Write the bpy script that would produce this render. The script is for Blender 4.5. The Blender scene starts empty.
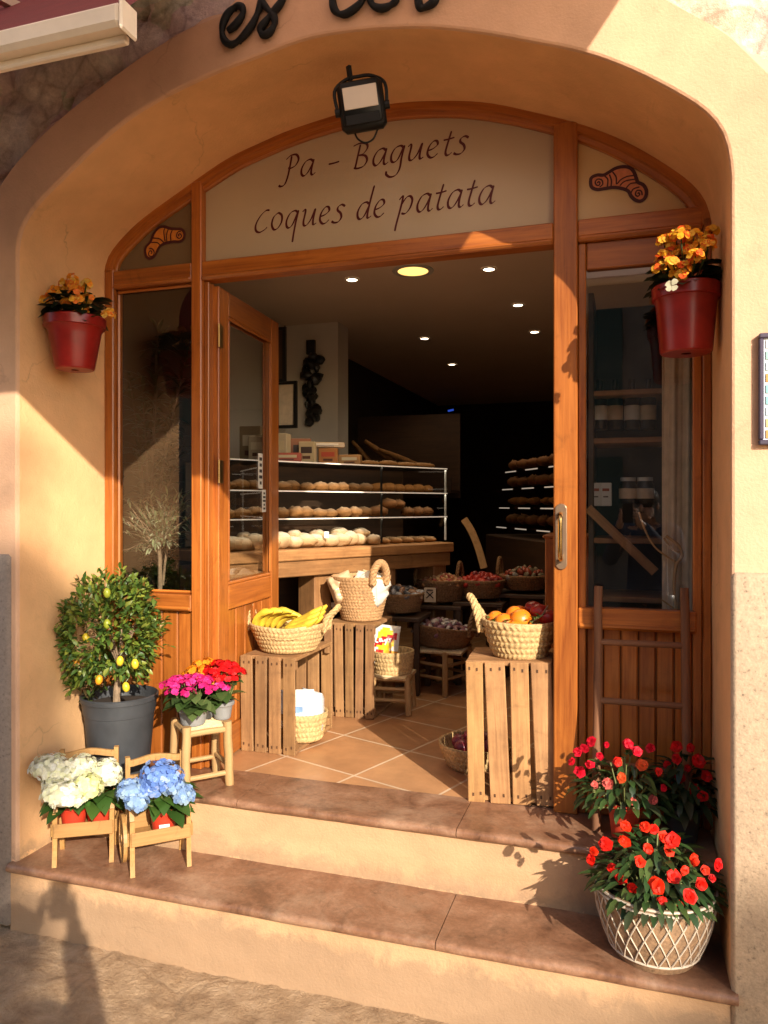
import bpy, bmesh, math, random
from mathutils import Vector, Matrix, noise, Quaternion

random.seed(7)
R = math.radians
PI = math.pi
scene = bpy.context.scene
col = scene.collection

# ------------------------------------------------------------------ camera
YAW = R(17.74)
CAM = Vector((0.0, -2.35, 1.62))
FPX = 760.0
cam_d = bpy.data.cameras.new('camera')
cam_d.sensor_fit = 'VERTICAL'
cam_d.sensor_height = 36.0
cam_d.sensor_width = 27.0
cam_d.lens = FPX / 1024 * 36.0
cam_d.shift_y = -7.0 / 1024
cam_d.clip_start = 0.005
cam_d.clip_end = 400
cam = bpy.data.objects.new('camera', cam_d)
cam.location = CAM
cam.rotation_euler = (R(90), 0, YAW)
col.objects.link(cam)
scene.camera = cam

# ------------------------------------------------------------------ sky + sun
SUN_AZ = R(40.7)      # to the right of the facade normal
SUN_EL = R(24.6)
world = bpy.data.worlds.new('World')
scene.world = world
world.use_nodes = True
wn = world.node_tree
sky = wn.nodes.new('ShaderNodeTexSky')
sky.sky_type = 'NISHITA'
sky.sun_disc = False
sky.sun_elevation = SUN_EL
sky.sun_rotation = R(180 - 40.7)
bg = wn.nodes['Background']
bg.inputs['Strength'].default_value = 0.15
wn.links.new(sky.outputs[0], bg.inputs[0])
sun_d = bpy.data.lights.new('sun', 'SUN')
sun_d.energy = 4.4
sun_d.angle = R(0.5)
sun_d.color = (1.0, 0.885, 0.73)
sun = bpy.data.objects.new('sun', sun_d)
tosun = Vector((math.sin(SUN_AZ) * math.cos(SUN_EL), -math.cos(SUN_AZ) * math.cos(SUN_EL), math.sin(SUN_EL)))
sun.rotation_euler = tosun.to_track_quat('Z', 'Y').to_euler()
sun.location = (6, -7, 6)
col.objects.link(sun)

vs = scene.view_settings
vs.view_transform = 'Standard'
vs.look = 'None'
vs.exposure = 0.85
vs.gamma = 1.0
vs.use_curve_mapping = False
scene.render.engine = 'CYCLES'
cy = scene.cycles
cy.max_bounces = 9
cy.diffuse_bounces = 6
cy.glossy_bounces = 3
cy.transmission_bounces = 4
cy.transparent_max_bounces = 8
cy.use_denoising = True
cy.sample_clamp_indirect = 6.0
cy.caustics_reflective = False
cy.caustics_refractive = False

# ------------------------------------------------------------------ pixel -> world (on real planes)
_F = Vector((-math.sin(YAW), math.cos(YAW), 0))
_R = Vector((math.cos(YAW), math.sin(YAW), 0))

def ray(px, py):
    return _F + _R * ((px - 384) / FPX) + Vector((0, 0, (505 - py) / FPX))

def at(px, py, Y=0.0):
    d = ray(px, py)
    return CAM + d * ((Y - CAM.y) / d.y)

def fl(px, py, Z):
    d = ray(px, py)
    return CAM + d * ((Z - CAM.z) / d.z)

# ------------------------------------------------------------------ colours
def lin(h):
    h = h.lstrip('#')
    out = []
    for i in (0, 2, 4):
        c = int(h[i:i + 2], 16) / 255
        out.append(c / 12.92 if c <= 0.04045 else ((c + 0.055) / 1.055) ** 2.4)
    return tuple(out)

# ------------------------------------------------------------------ materials
def newmat(name):
    m = bpy.data.materials.new(name)
    m.use_nodes = True
    nt = m.node_tree
    for n in list(nt.nodes):
        nt.nodes.remove(n)
    out = nt.nodes.new('ShaderNodeOutputMaterial')
    b = nt.nodes.new('ShaderNodeBsdfPrincipled')
    nt.links.new(b.outputs[0], out.inputs[0])
    return m, nt, b, out

def N(nt, t, **kw):
    n = nt.nodes.new(t)
    for k, v in kw.items():
        setattr(n, k, v)
    return n

def ramp(nt, src, stops):
    r = nt.nodes.new('ShaderNodeValToRGB')
    e = r.color_ramp.elements
    while len(e) > 1:
        e.remove(e[-1])
    e[0].position = stops[0][0]
    e[0].color = (*stops[0][1], 1)
    for p, c in stops[1:]:
        x = e.new(p)
        x.color = (*c, 1)
    nt.links.new(src, r.inputs[0])
    return r.outputs[0]

def gray(v):
    return (v, v, v)

def mul(c, f):
    return tuple(min(1, x * f) for x in c)

def mix(nt, fac, a, b, mode='MIX'):
    n = nt.nodes.new('ShaderNodeMix')
    n.data_type = 'RGBA'
    n.blend_type = mode
    for idx, v in ((0, fac), (6, a), (7, b)):
        if isinstance(v, (int, float)):
            n.inputs[idx].default_value = v
        elif isinstance(v, tuple):
            n.inputs[idx].default_value = (*v, 1) if len(v) == 3 else v
        else:
            nt.links.new(v, n.inputs[idx])
    return n.outputs[2]

def noise_tex(nt, scale, detail=4, rough=0.55, vec=None, dist=0.0):
    n = nt.nodes.new('ShaderNodeTexNoise')
    n.inputs['Scale'].default_value = scale
    n.inputs['Detail'].default_value = detail
    n.inputs['Roughness'].default_value = rough
    n.inputs['Distortion'].default_value = dist
    if vec is not None:
        nt.links.new(vec, n.inputs['Vector'])
    return n.outputs[0]

def bump(nt, b, height, strength=0.3, dist=0.01):
    n = nt.nodes.new('ShaderNodeBump')
    n.inputs['Strength'].default_value = strength
    n.inputs['Distance'].default_value = dist
    nt.links.new(height, n.inputs['Height'])
    nt.links.new(n.outputs[0], b.inputs['Normal'])
    return n

def objco(nt):
    return nt.nodes.new('ShaderNodeTexCoord').outputs['Object']

def plain(name, c, rough=0.5, metal=0.0, var=0.12, scale=18, bmp=0.0, bscale=60, spec=0.5):
    m, nt, b, o = newmat(name)
    co = objco(nt)
    f = noise_tex(nt, scale, 4, 0.6, co)
    cc = ramp(nt, f, [(0.3, mul(c, 1 - var)), (0.7, mul(c, 1 + var))])
    nt.links.new(cc, b.inputs['Base Color'])
    b.inputs['Roughness'].default_value = rough
    b.inputs['Metallic'].default_value = metal
    b.inputs['Specular IOR Level'].default_value = spec
    if bmp:
        bump(nt, b, noise_tex(nt, bscale, 4, 0.6, co), bmp, 0.004)
    return m

def vcol(name, rough=0.5, trans=0.0, spec=0.4, var=0.0, vscale=40, bmp=0.0, bscale=80):
    """base colour from the mesh's own colour attribute (each leaf, petal, loaf has its own)"""
    m, nt, b, o = newmat(name)
    a = N(nt, 'ShaderNodeVertexColor', layer_name='Col')
    c = a.outputs[0]
    if var:
        f = noise_tex(nt, vscale, 4, 0.6, objco(nt))
        v = ramp(nt, f, [(0.3, gray(1 - var)), (0.7, gray(1.0))])
        c = mix(nt, 1.0, c, v, 'MULTIPLY')
    nt.links.new(c, b.inputs['Base Color'])
    b.inputs['Roughness'].default_value = rough
    b.inputs['Specular IOR Level'].default_value = spec
    if bmp:
        bump(nt, b, noise_tex(nt, bscale, 4, 0.6, objco(nt)), bmp, 0.004)
    if trans:
        t = N(nt, 'ShaderNodeBsdfTranslucent')
        nt.links.new(c, t.inputs[0])
        mx = N(nt, 'ShaderNodeMixShader')
        mx.inputs[0].default_value = trans
        nt.links.new(b.outputs[0], mx.inputs[1])
        nt.links.new(t.outputs[0], mx.inputs[2])
        nt.links.new(mx.outputs[0], o.inputs[0])
    return m

def woodmat(name, dark, light, rough=0.45, grain=1.0, coat=0.0, bmp=0.25, stain=0.0):
    """grain runs along U of each board's own UV map"""
    m, nt, b, o = newmat(name)
    uv = N(nt, 'ShaderNodeTexCoord').outputs['UV']
    mp = N(nt, 'ShaderNodeMapping')
    mp.inputs['Scale'].default_value = (1.6, 42 * grain, 1)
    nt.links.new(uv, mp.inputs[0])
    f = noise_tex(nt, 2.0, 7, 0.62, mp.outputs[0], 0.6)
    mp2 = N(nt, 'ShaderNodeMapping')
    mp2.inputs['Scale'].default_value = (0.9, 7 * grain, 1)
    nt.links.new(uv, mp2.inputs[0])
    g = noise_tex(nt, 2.2, 4, 0.55, mp2.outputs[0], 1.2)
    mx = mix(nt, 0.5, f, g)
    mid = tuple((a + c) / 2 for a, c in zip(dark, light))
    cc = ramp(nt, mx, [(0.28, dark), (0.48, mid), (0.70, light)])
    a = N(nt, 'ShaderNodeVertexColor', layer_name='Col')
    cc = mix(nt, 1.0, cc, a.outputs[0], 'MULTIPLY')
    wr = ramp(nt, noise_tex(nt, 9, 7, 0.72, objco(nt), 0.8), [(0.30, gray(0.62)), (0.44, gray(1.0)), (0.66, gray(1.0)), (0.78, gray(1.2))])
    cc = mix(nt, 0.7, cc, wr, 'MULTIPLY')
    if stain:
        s = noise_tex(nt, 5.0, 5, 0.7, objco(nt))
        sm = ramp(nt, s, [(0.42, gray(1.0)), (0.68, gray(1 - stain))])
        cc = mix(nt, 1.0, cc, sm, 'MULTIPLY')
    nt.links.new(cc, b.inputs['Base Color'])
    rr = N(nt, 'ShaderNodeMapRange')
    rr.inputs[3].default_value = rough - 0.08
    rr.inputs[4].default_value = rough + 0.14
    nt.links.new(f, rr.inputs[0])
    nt.links.new(rr.outputs[0], b.inputs['Roughness'])
    b.inputs['Coat Weight'].default_value = coat
    b.inputs['Coat Roughness'].default_value = 0.25
    bump(nt, b, f, bmp, 0.003)
    return m

M = {}

def make_plaster(name, c, warm=0.16):
    m, nt, b, o = newmat(name)
    co = objco(nt)
    f1 = noise_tex(nt, 1.7, 5, 0.62, co, 0.3)
    f2 = noise_tex(nt, 9, 5, 0.6, co)
    a = ramp(nt, f1, [(0.3, mul(c, 0.84)), (0.52, c), (0.75, mul(c, 1.1))])
    v = ramp(nt, f2, [(0.25, gray(0.9)), (0.7, gray(1.0))])
    cc = mix(nt, 1.0, a, v, 'MULTIPLY')
    # sparse stains and scuffs
    f3 = noise_tex(nt, 5.5, 7, 0.75, co, 0.8)
    st = ramp(nt, f3, [(0.60, gray(0.0)), (0.76, gray(0.45))])
    cc = mix(nt, st, cc, mul(c, 0.55))
    w2 = noise_tex(nt, 2.2, 3, 0.5, co)
    crk = N(nt, 'ShaderNodeTexNoise'); crk.noise_type = 'RIDGED_MULTIFRACTAL'
    crk.inputs['Scale'].default_value = 1.6; crk.inputs['Detail'].default_value = 5; crk.inputs['Distortion'].default_value = 0.6
    nt.links.new(co, crk.inputs['Vector'])
    vc = N(nt, 'ShaderNodeTexVoronoi', feature='DISTANCE_TO_EDGE'); vc.inputs['Scale'].default_value = 1.3
    wv = N(nt, 'ShaderNodeTexNoise'); wv.inputs['Scale'].default_value = 5; wv.inputs['Detail'].default_value = 5
    nt.links.new(co, wv.inputs['Vector'])
    wa = N(nt, 'ShaderNodeVectorMath', operation='MULTIPLY_ADD'); wa.inputs[1].default_value = (.28, .28, .28)
    nt.links.new(wv.outputs[1], wa.inputs[0]); nt.links.new(co, wa.inputs[2]); nt.links.new(wa.outputs[0], vc.inputs['Vector'])
    ck = ramp(nt, vc.outputs['Distance'], [(0.0, gray(1.0)), (0.006, gray(0.0))])
    ckm = ramp(nt, w2, [(0.52, gray(0.0)), (0.62, gray(0.5))])
    ckf = mix(nt, 1.0, ck, ckm, 'MULTIPLY')
    cc = mix(nt, ckf, cc, mul(c, 0.4))
    nt.nodes.remove(crk)
    # grime creeping up from the pavement
    sx = N(nt, 'ShaderNodeSeparateXYZ')
    nt.links.new(co, sx.inputs[0])
    ad = N(nt, 'ShaderNodeMath', operation='MULTIPLY_ADD')
    nt.links.new(f3, ad.inputs[0]); ad.inputs[1].default_value = -0.28
    nt.links.new(sx.outputs[2], ad.inputs[2])
    gr = ramp(nt, ad.outputs[0], [(0.0, gray(0.5)), (0.05, gray(0.0)), (0.10, gray(0.0)), (0.11, gray(0.5)), (0.19, gray(0.0))])
    cc = mix(nt, gr, cc, (0.20, 0.145, 0.10))
    nt.links.new(cc, b.inputs['Base Color'])
    b.inputs['Roughness'].default_value = 0.9
    b.inputs['Specular IOR Level'].default_value = 0.2
    h1 = noise_tex(nt, 120, 3, 0.6, co)
    h2 = noise_tex(nt, 14, 4, 0.6, co)
    hm = mix(nt, 0.35, h2, h1)
    bump(nt, b, hm, 0.38, 0.012)
    return m

M['plaster'] = make_plaster('painted_plaster', (0.68, 0.42, 0.265))
M['riser'] = make_plaster('worn_riser_plaster', (0.56, 0.345, 0.19))
M['ochre'] = make_plaster('ochre_reveal_plaster', (0.81, 0.48, 0.235))

def make_rubble():
    m, nt, b, o = newmat('rubble_stone')
    co = objco(nt)
    v = N(nt, 'ShaderNodeTexVoronoi', feature='F1')
    v.inputs['Scale'].default_value = 4.2
    w = noise_tex(nt, 3.0, 4, 0.6, co)
    nt.links.new(co, v.inputs['Vector'])
    cc = ramp(nt, noise_tex(nt, 7, 8, 0.7, co, 0.6), [(0.25, (0.22, 0.165, 0.125)), (0.42, (0.50, 0.41, 0.335)), (0.58, (0.62, 0.54, 0.46)), (0.72, (0.72, 0.65, 0.575))])
    vd = N(nt, 'ShaderNodeTexVoronoi', feature='DISTANCE_TO_EDGE')
    vd.inputs['Scale'].default_value = 5.5
    nt.links.new(co, vd.inputs['Vector'])
    ck = ramp(nt, vd.outputs['Distance'], [(0.0, gray(0.6)), (0.05, gray(1.0))])
    fine = ramp(nt, noise_tex(nt, 38, 6, 0.75, co), [(0.3, gray(0.72)), (0.65, gray(1.15))])
    cc = mix(nt, 1.0, cc, fine, 'MULTIPLY')
    cc = mix(nt, 0.7, cc, ck, 'MULTIPLY')
    tint = mix(nt, 0.22, cc, v.outputs['Color'], 'SOFT_LIGHT')
    nt.links.new(tint, b.inputs['Base Color'])
    b.inputs['Roughness'].default_value = 0.92
    h = mix(nt, 0.5, noise_tex(nt, 18, 8, 0.75, co), noise_tex(nt, 70, 5, 0.7, co))
    bump(nt, b, h, 0.6, 0.02)
    return m
M['rubble'] = make_rubble()

def make_roughcast(name, c):
    m, nt, b, o = newmat(name)
    co = objco(nt)
    v = N(nt, 'ShaderNodeTexVoronoi', feature='F1')
    v.inputs['Scale'].default_value = 130
    nt.links.new(co, v.inputs['Vector'])
    f = noise_tex(nt, 75, 5, 0.75, co)
    g = noise_tex(nt, 4, 5, 0.6, co)
    c1 = ramp(nt, f, [(0.30, mul(c, 0.35)), (0.40, mul(c, 0.9)), (0.7, mul(c, 1.2))])
    c2 = ramp(nt, g, [(0.3, gray(0.78)), (0.7, gray(1))])
    cc = mix(nt, 1.0, c1, c2, 'MULTIPLY')
    nt.links.new(cc, b.inputs['Base Color'])
    b.inputs['Roughness'].default_value = 0.92
    h = mix(nt, 0.5, v.outputs['Distance'], f)
    bump(nt, b, h, 0.22, 0.005)
    return m
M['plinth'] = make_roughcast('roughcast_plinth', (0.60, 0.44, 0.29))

M['plinth_dark'] = make_roughcast('shaded_grey_stone_plinth', (0.25, 0.20, 0.165))  # grey stone of the left plinth, darkened further to paint in its shade

def make_paving():
    m, nt, b, o = newmat('rough_paving')
    co = objco(nt)
    f = noise_tex(nt, 9, 9, 0.76, co, 0.3)
    v = N(nt, 'ShaderNodeTexVoronoi', feature='DISTANCE_TO_EDGE')
    v.inputs['Scale'].default_value = 1.9
    nw = N(nt, 'ShaderNodeTexNoise'); nw.inputs['Scale'].default_value = 2.5
    nt.links.new(co, nw.inputs['Vector'])
    av = N(nt, 'ShaderNodeVectorMath', operation='MULTIPLY_ADD')
    nt.links.new(nw.outputs[1], av.inputs[0]); av.inputs[1].default_value = (0.35, 0.35, 0)
    nt.links.new(co, av.inputs[2])
    nt.links.new(av.outputs[0], v.inputs['Vector'])
    cc = ramp(nt, f, [(0.25, (0.15, 0.085, 0.042)), (0.40, (0.46, 0.285, 0.15)), (0.58, (0.64, 0.425, 0.245)), (0.78, (0.80, 0.59, 0.38))])
    jn = ramp(nt, v.outputs['Distance'], [(0.0, gray(0.82)), (0.03, gray(1))])
    cc = mix(nt, 1.0, cc, jn, 'MULTIPLY')
    nt.links.new(cc, b.inputs['Base Color'])
    b.inputs['Roughness'].default_value = 0.75
    h = mix(nt, 0.4, noise_tex(nt, 18, 9, 0.75, co, 0.4), noise_tex(nt, 60, 6, 0.75, co))
    h = mix(nt, 1.0, h, jn, 'MULTIPLY')
    bump(nt, b, h, 1.0, 0.06)
    return m
M['paving'] = make_paving()

def make_tread():
    m, nt, b, o = newmat('red_stone_tread')
    co = objco(nt)
    f = noise_tex(nt, 5, 6, 0.68, co, 0.5)
    g = noise_tex(nt, 60, 4, 0.7, co)
    cc = ramp(nt, f, [(0.28, (0.12, 0.052, 0.028)), (0.45, (0.235, 0.112, 0.06)), (0.58, (0.30, 0.155, 0.088)), (0.74, (0.41, 0.245, 0.15))])
    v = ramp(nt, g, [(0.3, gray(0.75)), (0.6, gray(1.0)), (0.78, gray(1.25))])
    cc = mix(nt, 1.0, cc, v, 'MULTIPLY')
    # scuffed dusty patches
    d = ramp(nt, noise_tex(nt, 2.6, 8, 0.75, co, 0.6), [(0.5, gray(0)), (0.72, gray(0.55))])
    cc = mix(nt, d, cc, (0.45, 0.31, 0.205))
    dk = ramp(nt, noise_tex(nt, 3.4, 8, 0.72, co, 1.1), [(0.28, gray(0.45)), (0.46, gray(1.0))])
    cc = mix(nt, 1.0, cc, dk, 'MULTIPLY')
    sp = ramp(nt, noise_tex(nt, 150, 3, 0.8, co), [(0.30, gray(0.72)), (0.40, gray(1.0)), (0.70, gray(1.0)), (0.76, gray(1.5))])
    cc = mix(nt, 0.8, cc, sp, 'MULTIPLY')
    blot = ramp(nt, noise_tex(nt, 17, 7, 0.75, co, 1.4), [(0.30, gray(0.5)), (0.42, gray(1.0)), (0.66, gray(1.0)), (0.75, gray(1.3))])
    cc = mix(nt, 0.75, cc, blot, 'MULTIPLY')
    nt.links.new(cc, b.inputs['Base Color'])
    rr = ramp(nt, f, [(0.3, gray(0.28)), (0.7, gray(0.52))])
    nt.links.new(rr, b.inputs['Roughness'])
    bump(nt, b, mix(nt, 0.5, f, g), 0.25, 0.006)
    return m
M['tread'] = make_tread()

def make_tiles():
    m, nt, b, o = newmat('terracotta_tiles')
    co = objco(nt)
    mp = N(nt, 'ShaderNodeMapping')
    mp.inputs['Rotation'].default_value = (0, 0, R(20))
    mp.inputs['Location'].default_value = (0.05, 0.16, 0)
    nt.links.new(co, mp.inputs[0])
    br = N(nt, 'ShaderNodeTexBrick')
    br.offset = 0.0
    br.inputs['Scale'].default_value = 1.0
    br.inputs['Brick Width'].default_value = 0.40
    br.inputs['Row Height'].default_value = 0.40
    br.inputs['Mortar Size'].default_value = 0.006
    br.inputs['Color1'].default_value = (0.42, 0.205, 0.09, 1)
    br.inputs['Color2'].default_value = (0.50, 0.26, 0.12, 1)
    br.inputs['Mortar'].default_value = (0.66, 0.50, 0.34, 1)
    nt.links.new(mp.outputs[0], br.inputs['Vector'])
    v = ramp(nt, noise_tex(nt, 6, 6, 0.65, co), [(0.3, gray(0.78)), (0.7, gray(1.12))])
    cc = mix(nt, 1.0, br.outputs[0], v, 'MULTIPLY')
    nt.links.new(cc, b.inputs['Base Color'])
    rr = ramp(nt, noise_tex(nt, 9, 5, 0.6, co), [(0.3, gray(0.28)), (0.7, gray(0.45))])
    nt.links.new(rr, b.inputs['Roughness'])
    iv = N(nt, 'ShaderNodeMath', operation='SUBTRACT'); iv.inputs[0].default_value = 1
    nt.links.new(br.outputs['Fac'], iv.inputs[1])
    bump(nt, b, iv.outputs[0], 0.4, 0.004)
    return m
M['tiles'] = make_tiles()

M['frame'] = woodmat('varnished_pine', (0.20, 0.042, 0.006), (0.56, 0.185, 0.030), rough=0.34, coat=0.25, bmp=0.12)
M['crate'] = woodmat('pale_crate_wood', (0.22, 0.10, 0.036), (0.54, 0.295, 0.122), rough=0.7, stain=0.35, bmp=0.35)
M['rustic'] = woodmat('pale_rustic_wood', (0.29, 0.16, 0.058), (0.51, 0.315, 0.135), rough=0.6, bmp=0.4)
M['planter'] = woodmat('light_pine', (0.30, 0.155, 0.045), (0.50, 0.275, 0.095), rough=0.5, bmp=0.2)
M['ladder'] = woodmat('weathered_ladder_wood', (0.085, 0.034, 0.015), (0.27, 0.115, 0.05), rough=0.75, bmp=0.5)
M['counter'] = woodmat('counter_wood', (0.22, 0.09, 0.03), (0.52, 0.27, 0.105), rough=0.5, stain=0.3)
M['darkwood'] = woodmat('dark_shop_wood', (0.035, 0.018, 0.01), (0.09, 0.045, 0.022), rough=0.5)

def make_wicker(name, c):
    m, nt, b, o = newmat(name)
    co = objco(nt)
    f = noise_tex(nt, 90, 4, 0.6, co)
    g = noise_tex(nt, 12, 4, 0.6, co)
    cc = ramp(nt, f, [(0.28, mul(c, 0.55)), (0.5, c), (0.72, mul(c, 1.3))])
    v = ramp(nt, g, [(0.3, gray(0.8)), (0.7, gray(1.05))])
    cc = mix(nt, 1.0, cc, v, 'MULTIPLY')
    nt.links.new(cc, b.inputs['Base Color'])
    b.inputs['Roughness'].default_value = 0.75
    bump(nt, b, f, 0.5, 0.004)
    return m
M['wicker'] = make_wicker('esparto_wicker', (0.56, 0.375, 0.165))
M['wicker_tan'] = make_wicker('tan_wicker', (0.47, 0.27, 0.12))
M['wicker_dark'] = make_wicker('dark_wicker', (0.26, 0.14, 0.06))

M['black_iron'] = plain('black_iron', (0.008, 0.008, 0.008), 0.6, 0.0, 0.2, 30, 0.2, spec=0.2)
M['lamp_body'] = plain('black_lamp_housing', (0.007, 0.008, 0.008), 0.42, spec=0.25)
M['lamp_glass'] = plain('frosted_lamp_window', (0.62, 0.55, 0.46), 0.12, var=0.03)
M['brass'] = plain('brass', (0.60, 0.42, 0.16), 0.22, 1.0, 0.06)
M['hinge'] = plain('dull_brass', (0.42, 0.27, 0.10), 0.38, 1.0, 0.1)
M['plate'] = plain('bronze_plate', (0.30, 0.20, 0.13), 0.35, 0.6, 0.08)
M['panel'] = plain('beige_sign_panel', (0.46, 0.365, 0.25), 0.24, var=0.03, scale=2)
M['panel_dark'] = plain('shaded_sign_panel', (0.16, 0.11, 0.06), 0.24, var=0.05, scale=2)  # left panel: same material as the beige one, its shade put into the colour
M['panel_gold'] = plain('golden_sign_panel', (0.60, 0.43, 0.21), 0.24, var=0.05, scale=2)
M['ink'] = plain('maroon_paint', (0.085, 0.006, 0.010), 0.5, var=0.1)
M['crust_line'] = plain('dark_red_outline', (0.055, 0.008, 0.012), 0.5)
M['crust_fill'] = plain('orange_paint', (0.58, 0.20, 0.03), 0.5, var=0.25, scale=25)
M['crust_fill_red'] = plain('pinkish_paint', (0.66, 0.24, 0.11), 0.5, var=0.2, scale=40)
M['red_pot'] = plain('red_glazed_pot', (0.27, 0.014, 0.010), 0.32, var=0.35, scale=7, bmp=0.1, bscale=25)
M['red_plastic'] = plain('red_plastic_pot', (0.55, 0.045, 0.02), 0.42, var=0.08)
M['grey_plastic'] = plain('grey_plastic_pot', (0.042, 0.045, 0.05), 0.5, var=0.25, scale=8)
M['light_grey_plastic'] = plain('light_grey_pot', (0.24, 0.24, 0.235), 0.45, var=0.1)
M['soil'] = plain('potting_soil', (0.03, 0.018, 0.011), 0.95, var=0.5, scale=90, bmp=0.8)
M['bark'] = plain('bark', (0.22, 0.15, 0.09), 0.85, var=0.3, scale=40, bmp=0.5)
M['stem'] = plain('green_stem', (0.16, 0.18, 0.06), 0.6, var=0.2)
M['leaf'] = vcol('leaf', 0.42, 0.22, 0.45)
M['petal'] = vcol('petal', 0.55, 0.3, 0.25)
M['fruit'] = vcol('fruit_skin', 0.36, 0.0, 0.5, bmp=0.12, bscale=160)
M['banana'] = vcol('banana_skin', 0.45, 0.0, 0.4, var=0.18, vscale=30)
M['bread'] = vcol('bread_crust', 0.75, 0.0, 0.2, var=0.35, vscale=26, bmp=0.5, bscale=50)
M['packet'] = vcol('printed_packet', 0.3, 0.0, 0.5)
M['paper'] = plain('white_paper', (0.75, 0.74, 0.71), 0.6, var=0.04)
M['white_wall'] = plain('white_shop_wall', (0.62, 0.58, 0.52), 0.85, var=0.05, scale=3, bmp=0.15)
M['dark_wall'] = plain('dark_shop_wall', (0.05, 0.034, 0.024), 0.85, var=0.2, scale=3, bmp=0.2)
M['ceiling'] = plain('shop_ceiling', (0.64, 0.53, 0.43), 0.9, var=0.04, scale=2)
M['alu'] = plain('white_shelf_edge', (0.6, 0.6, 0.58), 0.3, 0.2, 0.04)
M['black'] = plain('black_lacquer', (0.01, 0.009, 0.008), 0.4)
M['cloth'] = plain('linen_curtain', (0.62, 0.50, 0.36), 0.9, var=0.15, scale=20)
M['canvas_red'] = plain('dark_red_canvas', (0.17, 0.012, 0.018), 0.85, var=0.12, scale=12, bmp=0.3, bscale=200)
def canvas(name, c, tr_):
    m, nt, b, o = newmat(name)
    b.inputs['Base Color'].default_value = (*c, 1)
    b.inputs['Roughness'].default_value = .9
    t = N(nt, 'ShaderNodeBsdfTranslucent'); t.inputs[0].default_value = (*c, 1)
    mx = N(nt, 'ShaderNodeMixShader'); mx.inputs[0].default_value = tr_
    nt.links.new(b.outputs[0], mx.inputs[1]); nt.links.new(t.outputs[0], mx.inputs[2]); nt.links.new(mx.outputs[0], o.inputs[0])
    return m
M['canvas_added'] = canvas('added_awning_canvas', (.68, .53, .48), .45)  # cloth of the added awning, pale and translucent so fill light glows through
M['cream_metal'] = plain('cream_coated_metal', (0.76, 0.66, 0.54), 0.45, var=0.05)
M['twine'] = plain('rope', (0.62, 0.47, 0.26), 0.85, var=0.25, scale=60, bmp=0.6)
M['pot_weave'] = make_wicker('kraft_pot', (0.29, 0.175, 0.095))
M['pot_lattice'] = plain('whitewashed_lattice', (0.54, 0.45, 0.35), 0.6, var=0.1, scale=40, bmp=0.3)
M['skin'] = plain('skin', (0.46, 0.27, 0.19), 0.5)
M['blue_cloth'] = plain('dark_jacket', (0.04, 0.05, 0.08), 0.9)
M['hair'] = plain('brown_hair', (0.05, 0.03, 0.02), 0.6)
M['rub'] = plain('opposite_stone', (0.20, 0.15, 0.11), 0.9, var=0.25, scale=3, bmp=0.5)
M['shutter'] = plain('green_shutter', (0.03, 0.06, 0.04), 0.6)

def make_lattice_plain():
    pass

def make_glass():
    m, nt, b, o = newmat('window_glass')
    tr = N(nt, 'ShaderNodeBsdfTransparent')
    tr.inputs[0].default_value = (0.90, 0.91, 0.89, 1)
    gl = N(nt, 'ShaderNodeBsdfGlossy')
    gl.inputs['Roughness'].default_value = 0.0
    fr = N(nt, 'ShaderNodeLayerWeight')
    fr.inputs[0].default_value = 0.5
    pw = N(nt, 'ShaderNodeMath', operation='POWER')
    nt.links.new(fr.outputs['Facing'], pw.inputs[0])
    pw.inputs[1].default_value = 4.0
    ad = N(nt, 'ShaderNodeMath', operation='MULTIPLY_ADD')
    ad.inputs[1].default_value = 0.85
    ad.inputs[2].default_value = 0.115
    ad.use_clamp = True
    nt.links.new(pw.outputs[0], ad.inputs[0])
    mx = N(nt, 'ShaderNodeMixShader')
    nt.links.new(ad.outputs[0], mx.inputs[0])
    nt.links.new(tr.outputs[0], mx.inputs[1])
    nt.links.new(gl.outputs[0], mx.inputs[2])
    nt.links.new(mx.outputs[0], o.inputs[0])
    nt.nodes.remove(b)
    return m
M['glass'] = make_glass()

def emis(name, c, s):
    m, nt, b, o = newmat(name)
    b.inputs['Base Color'].default_value = (*c, 1)
    b.inputs['Emission Color'].default_value = (*c, 1)
    b.inputs['Emission Strength'].default_value = s
    return m
M['led_spot'] = emis('lit_spot', (1.0, 0.80, 0.55), 6)
M['led_panel'] = emis('lit_round_lamp', (1.0, 0.60, 0.16), 1.1)
M['led_strip'] = emis('lit_led_strip', (1.0, 0.90, 0.75), 0.15)
M['blue_led'] = emis('blue_screen', (0.05, 0.15, 1.0), 0.25)

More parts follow.
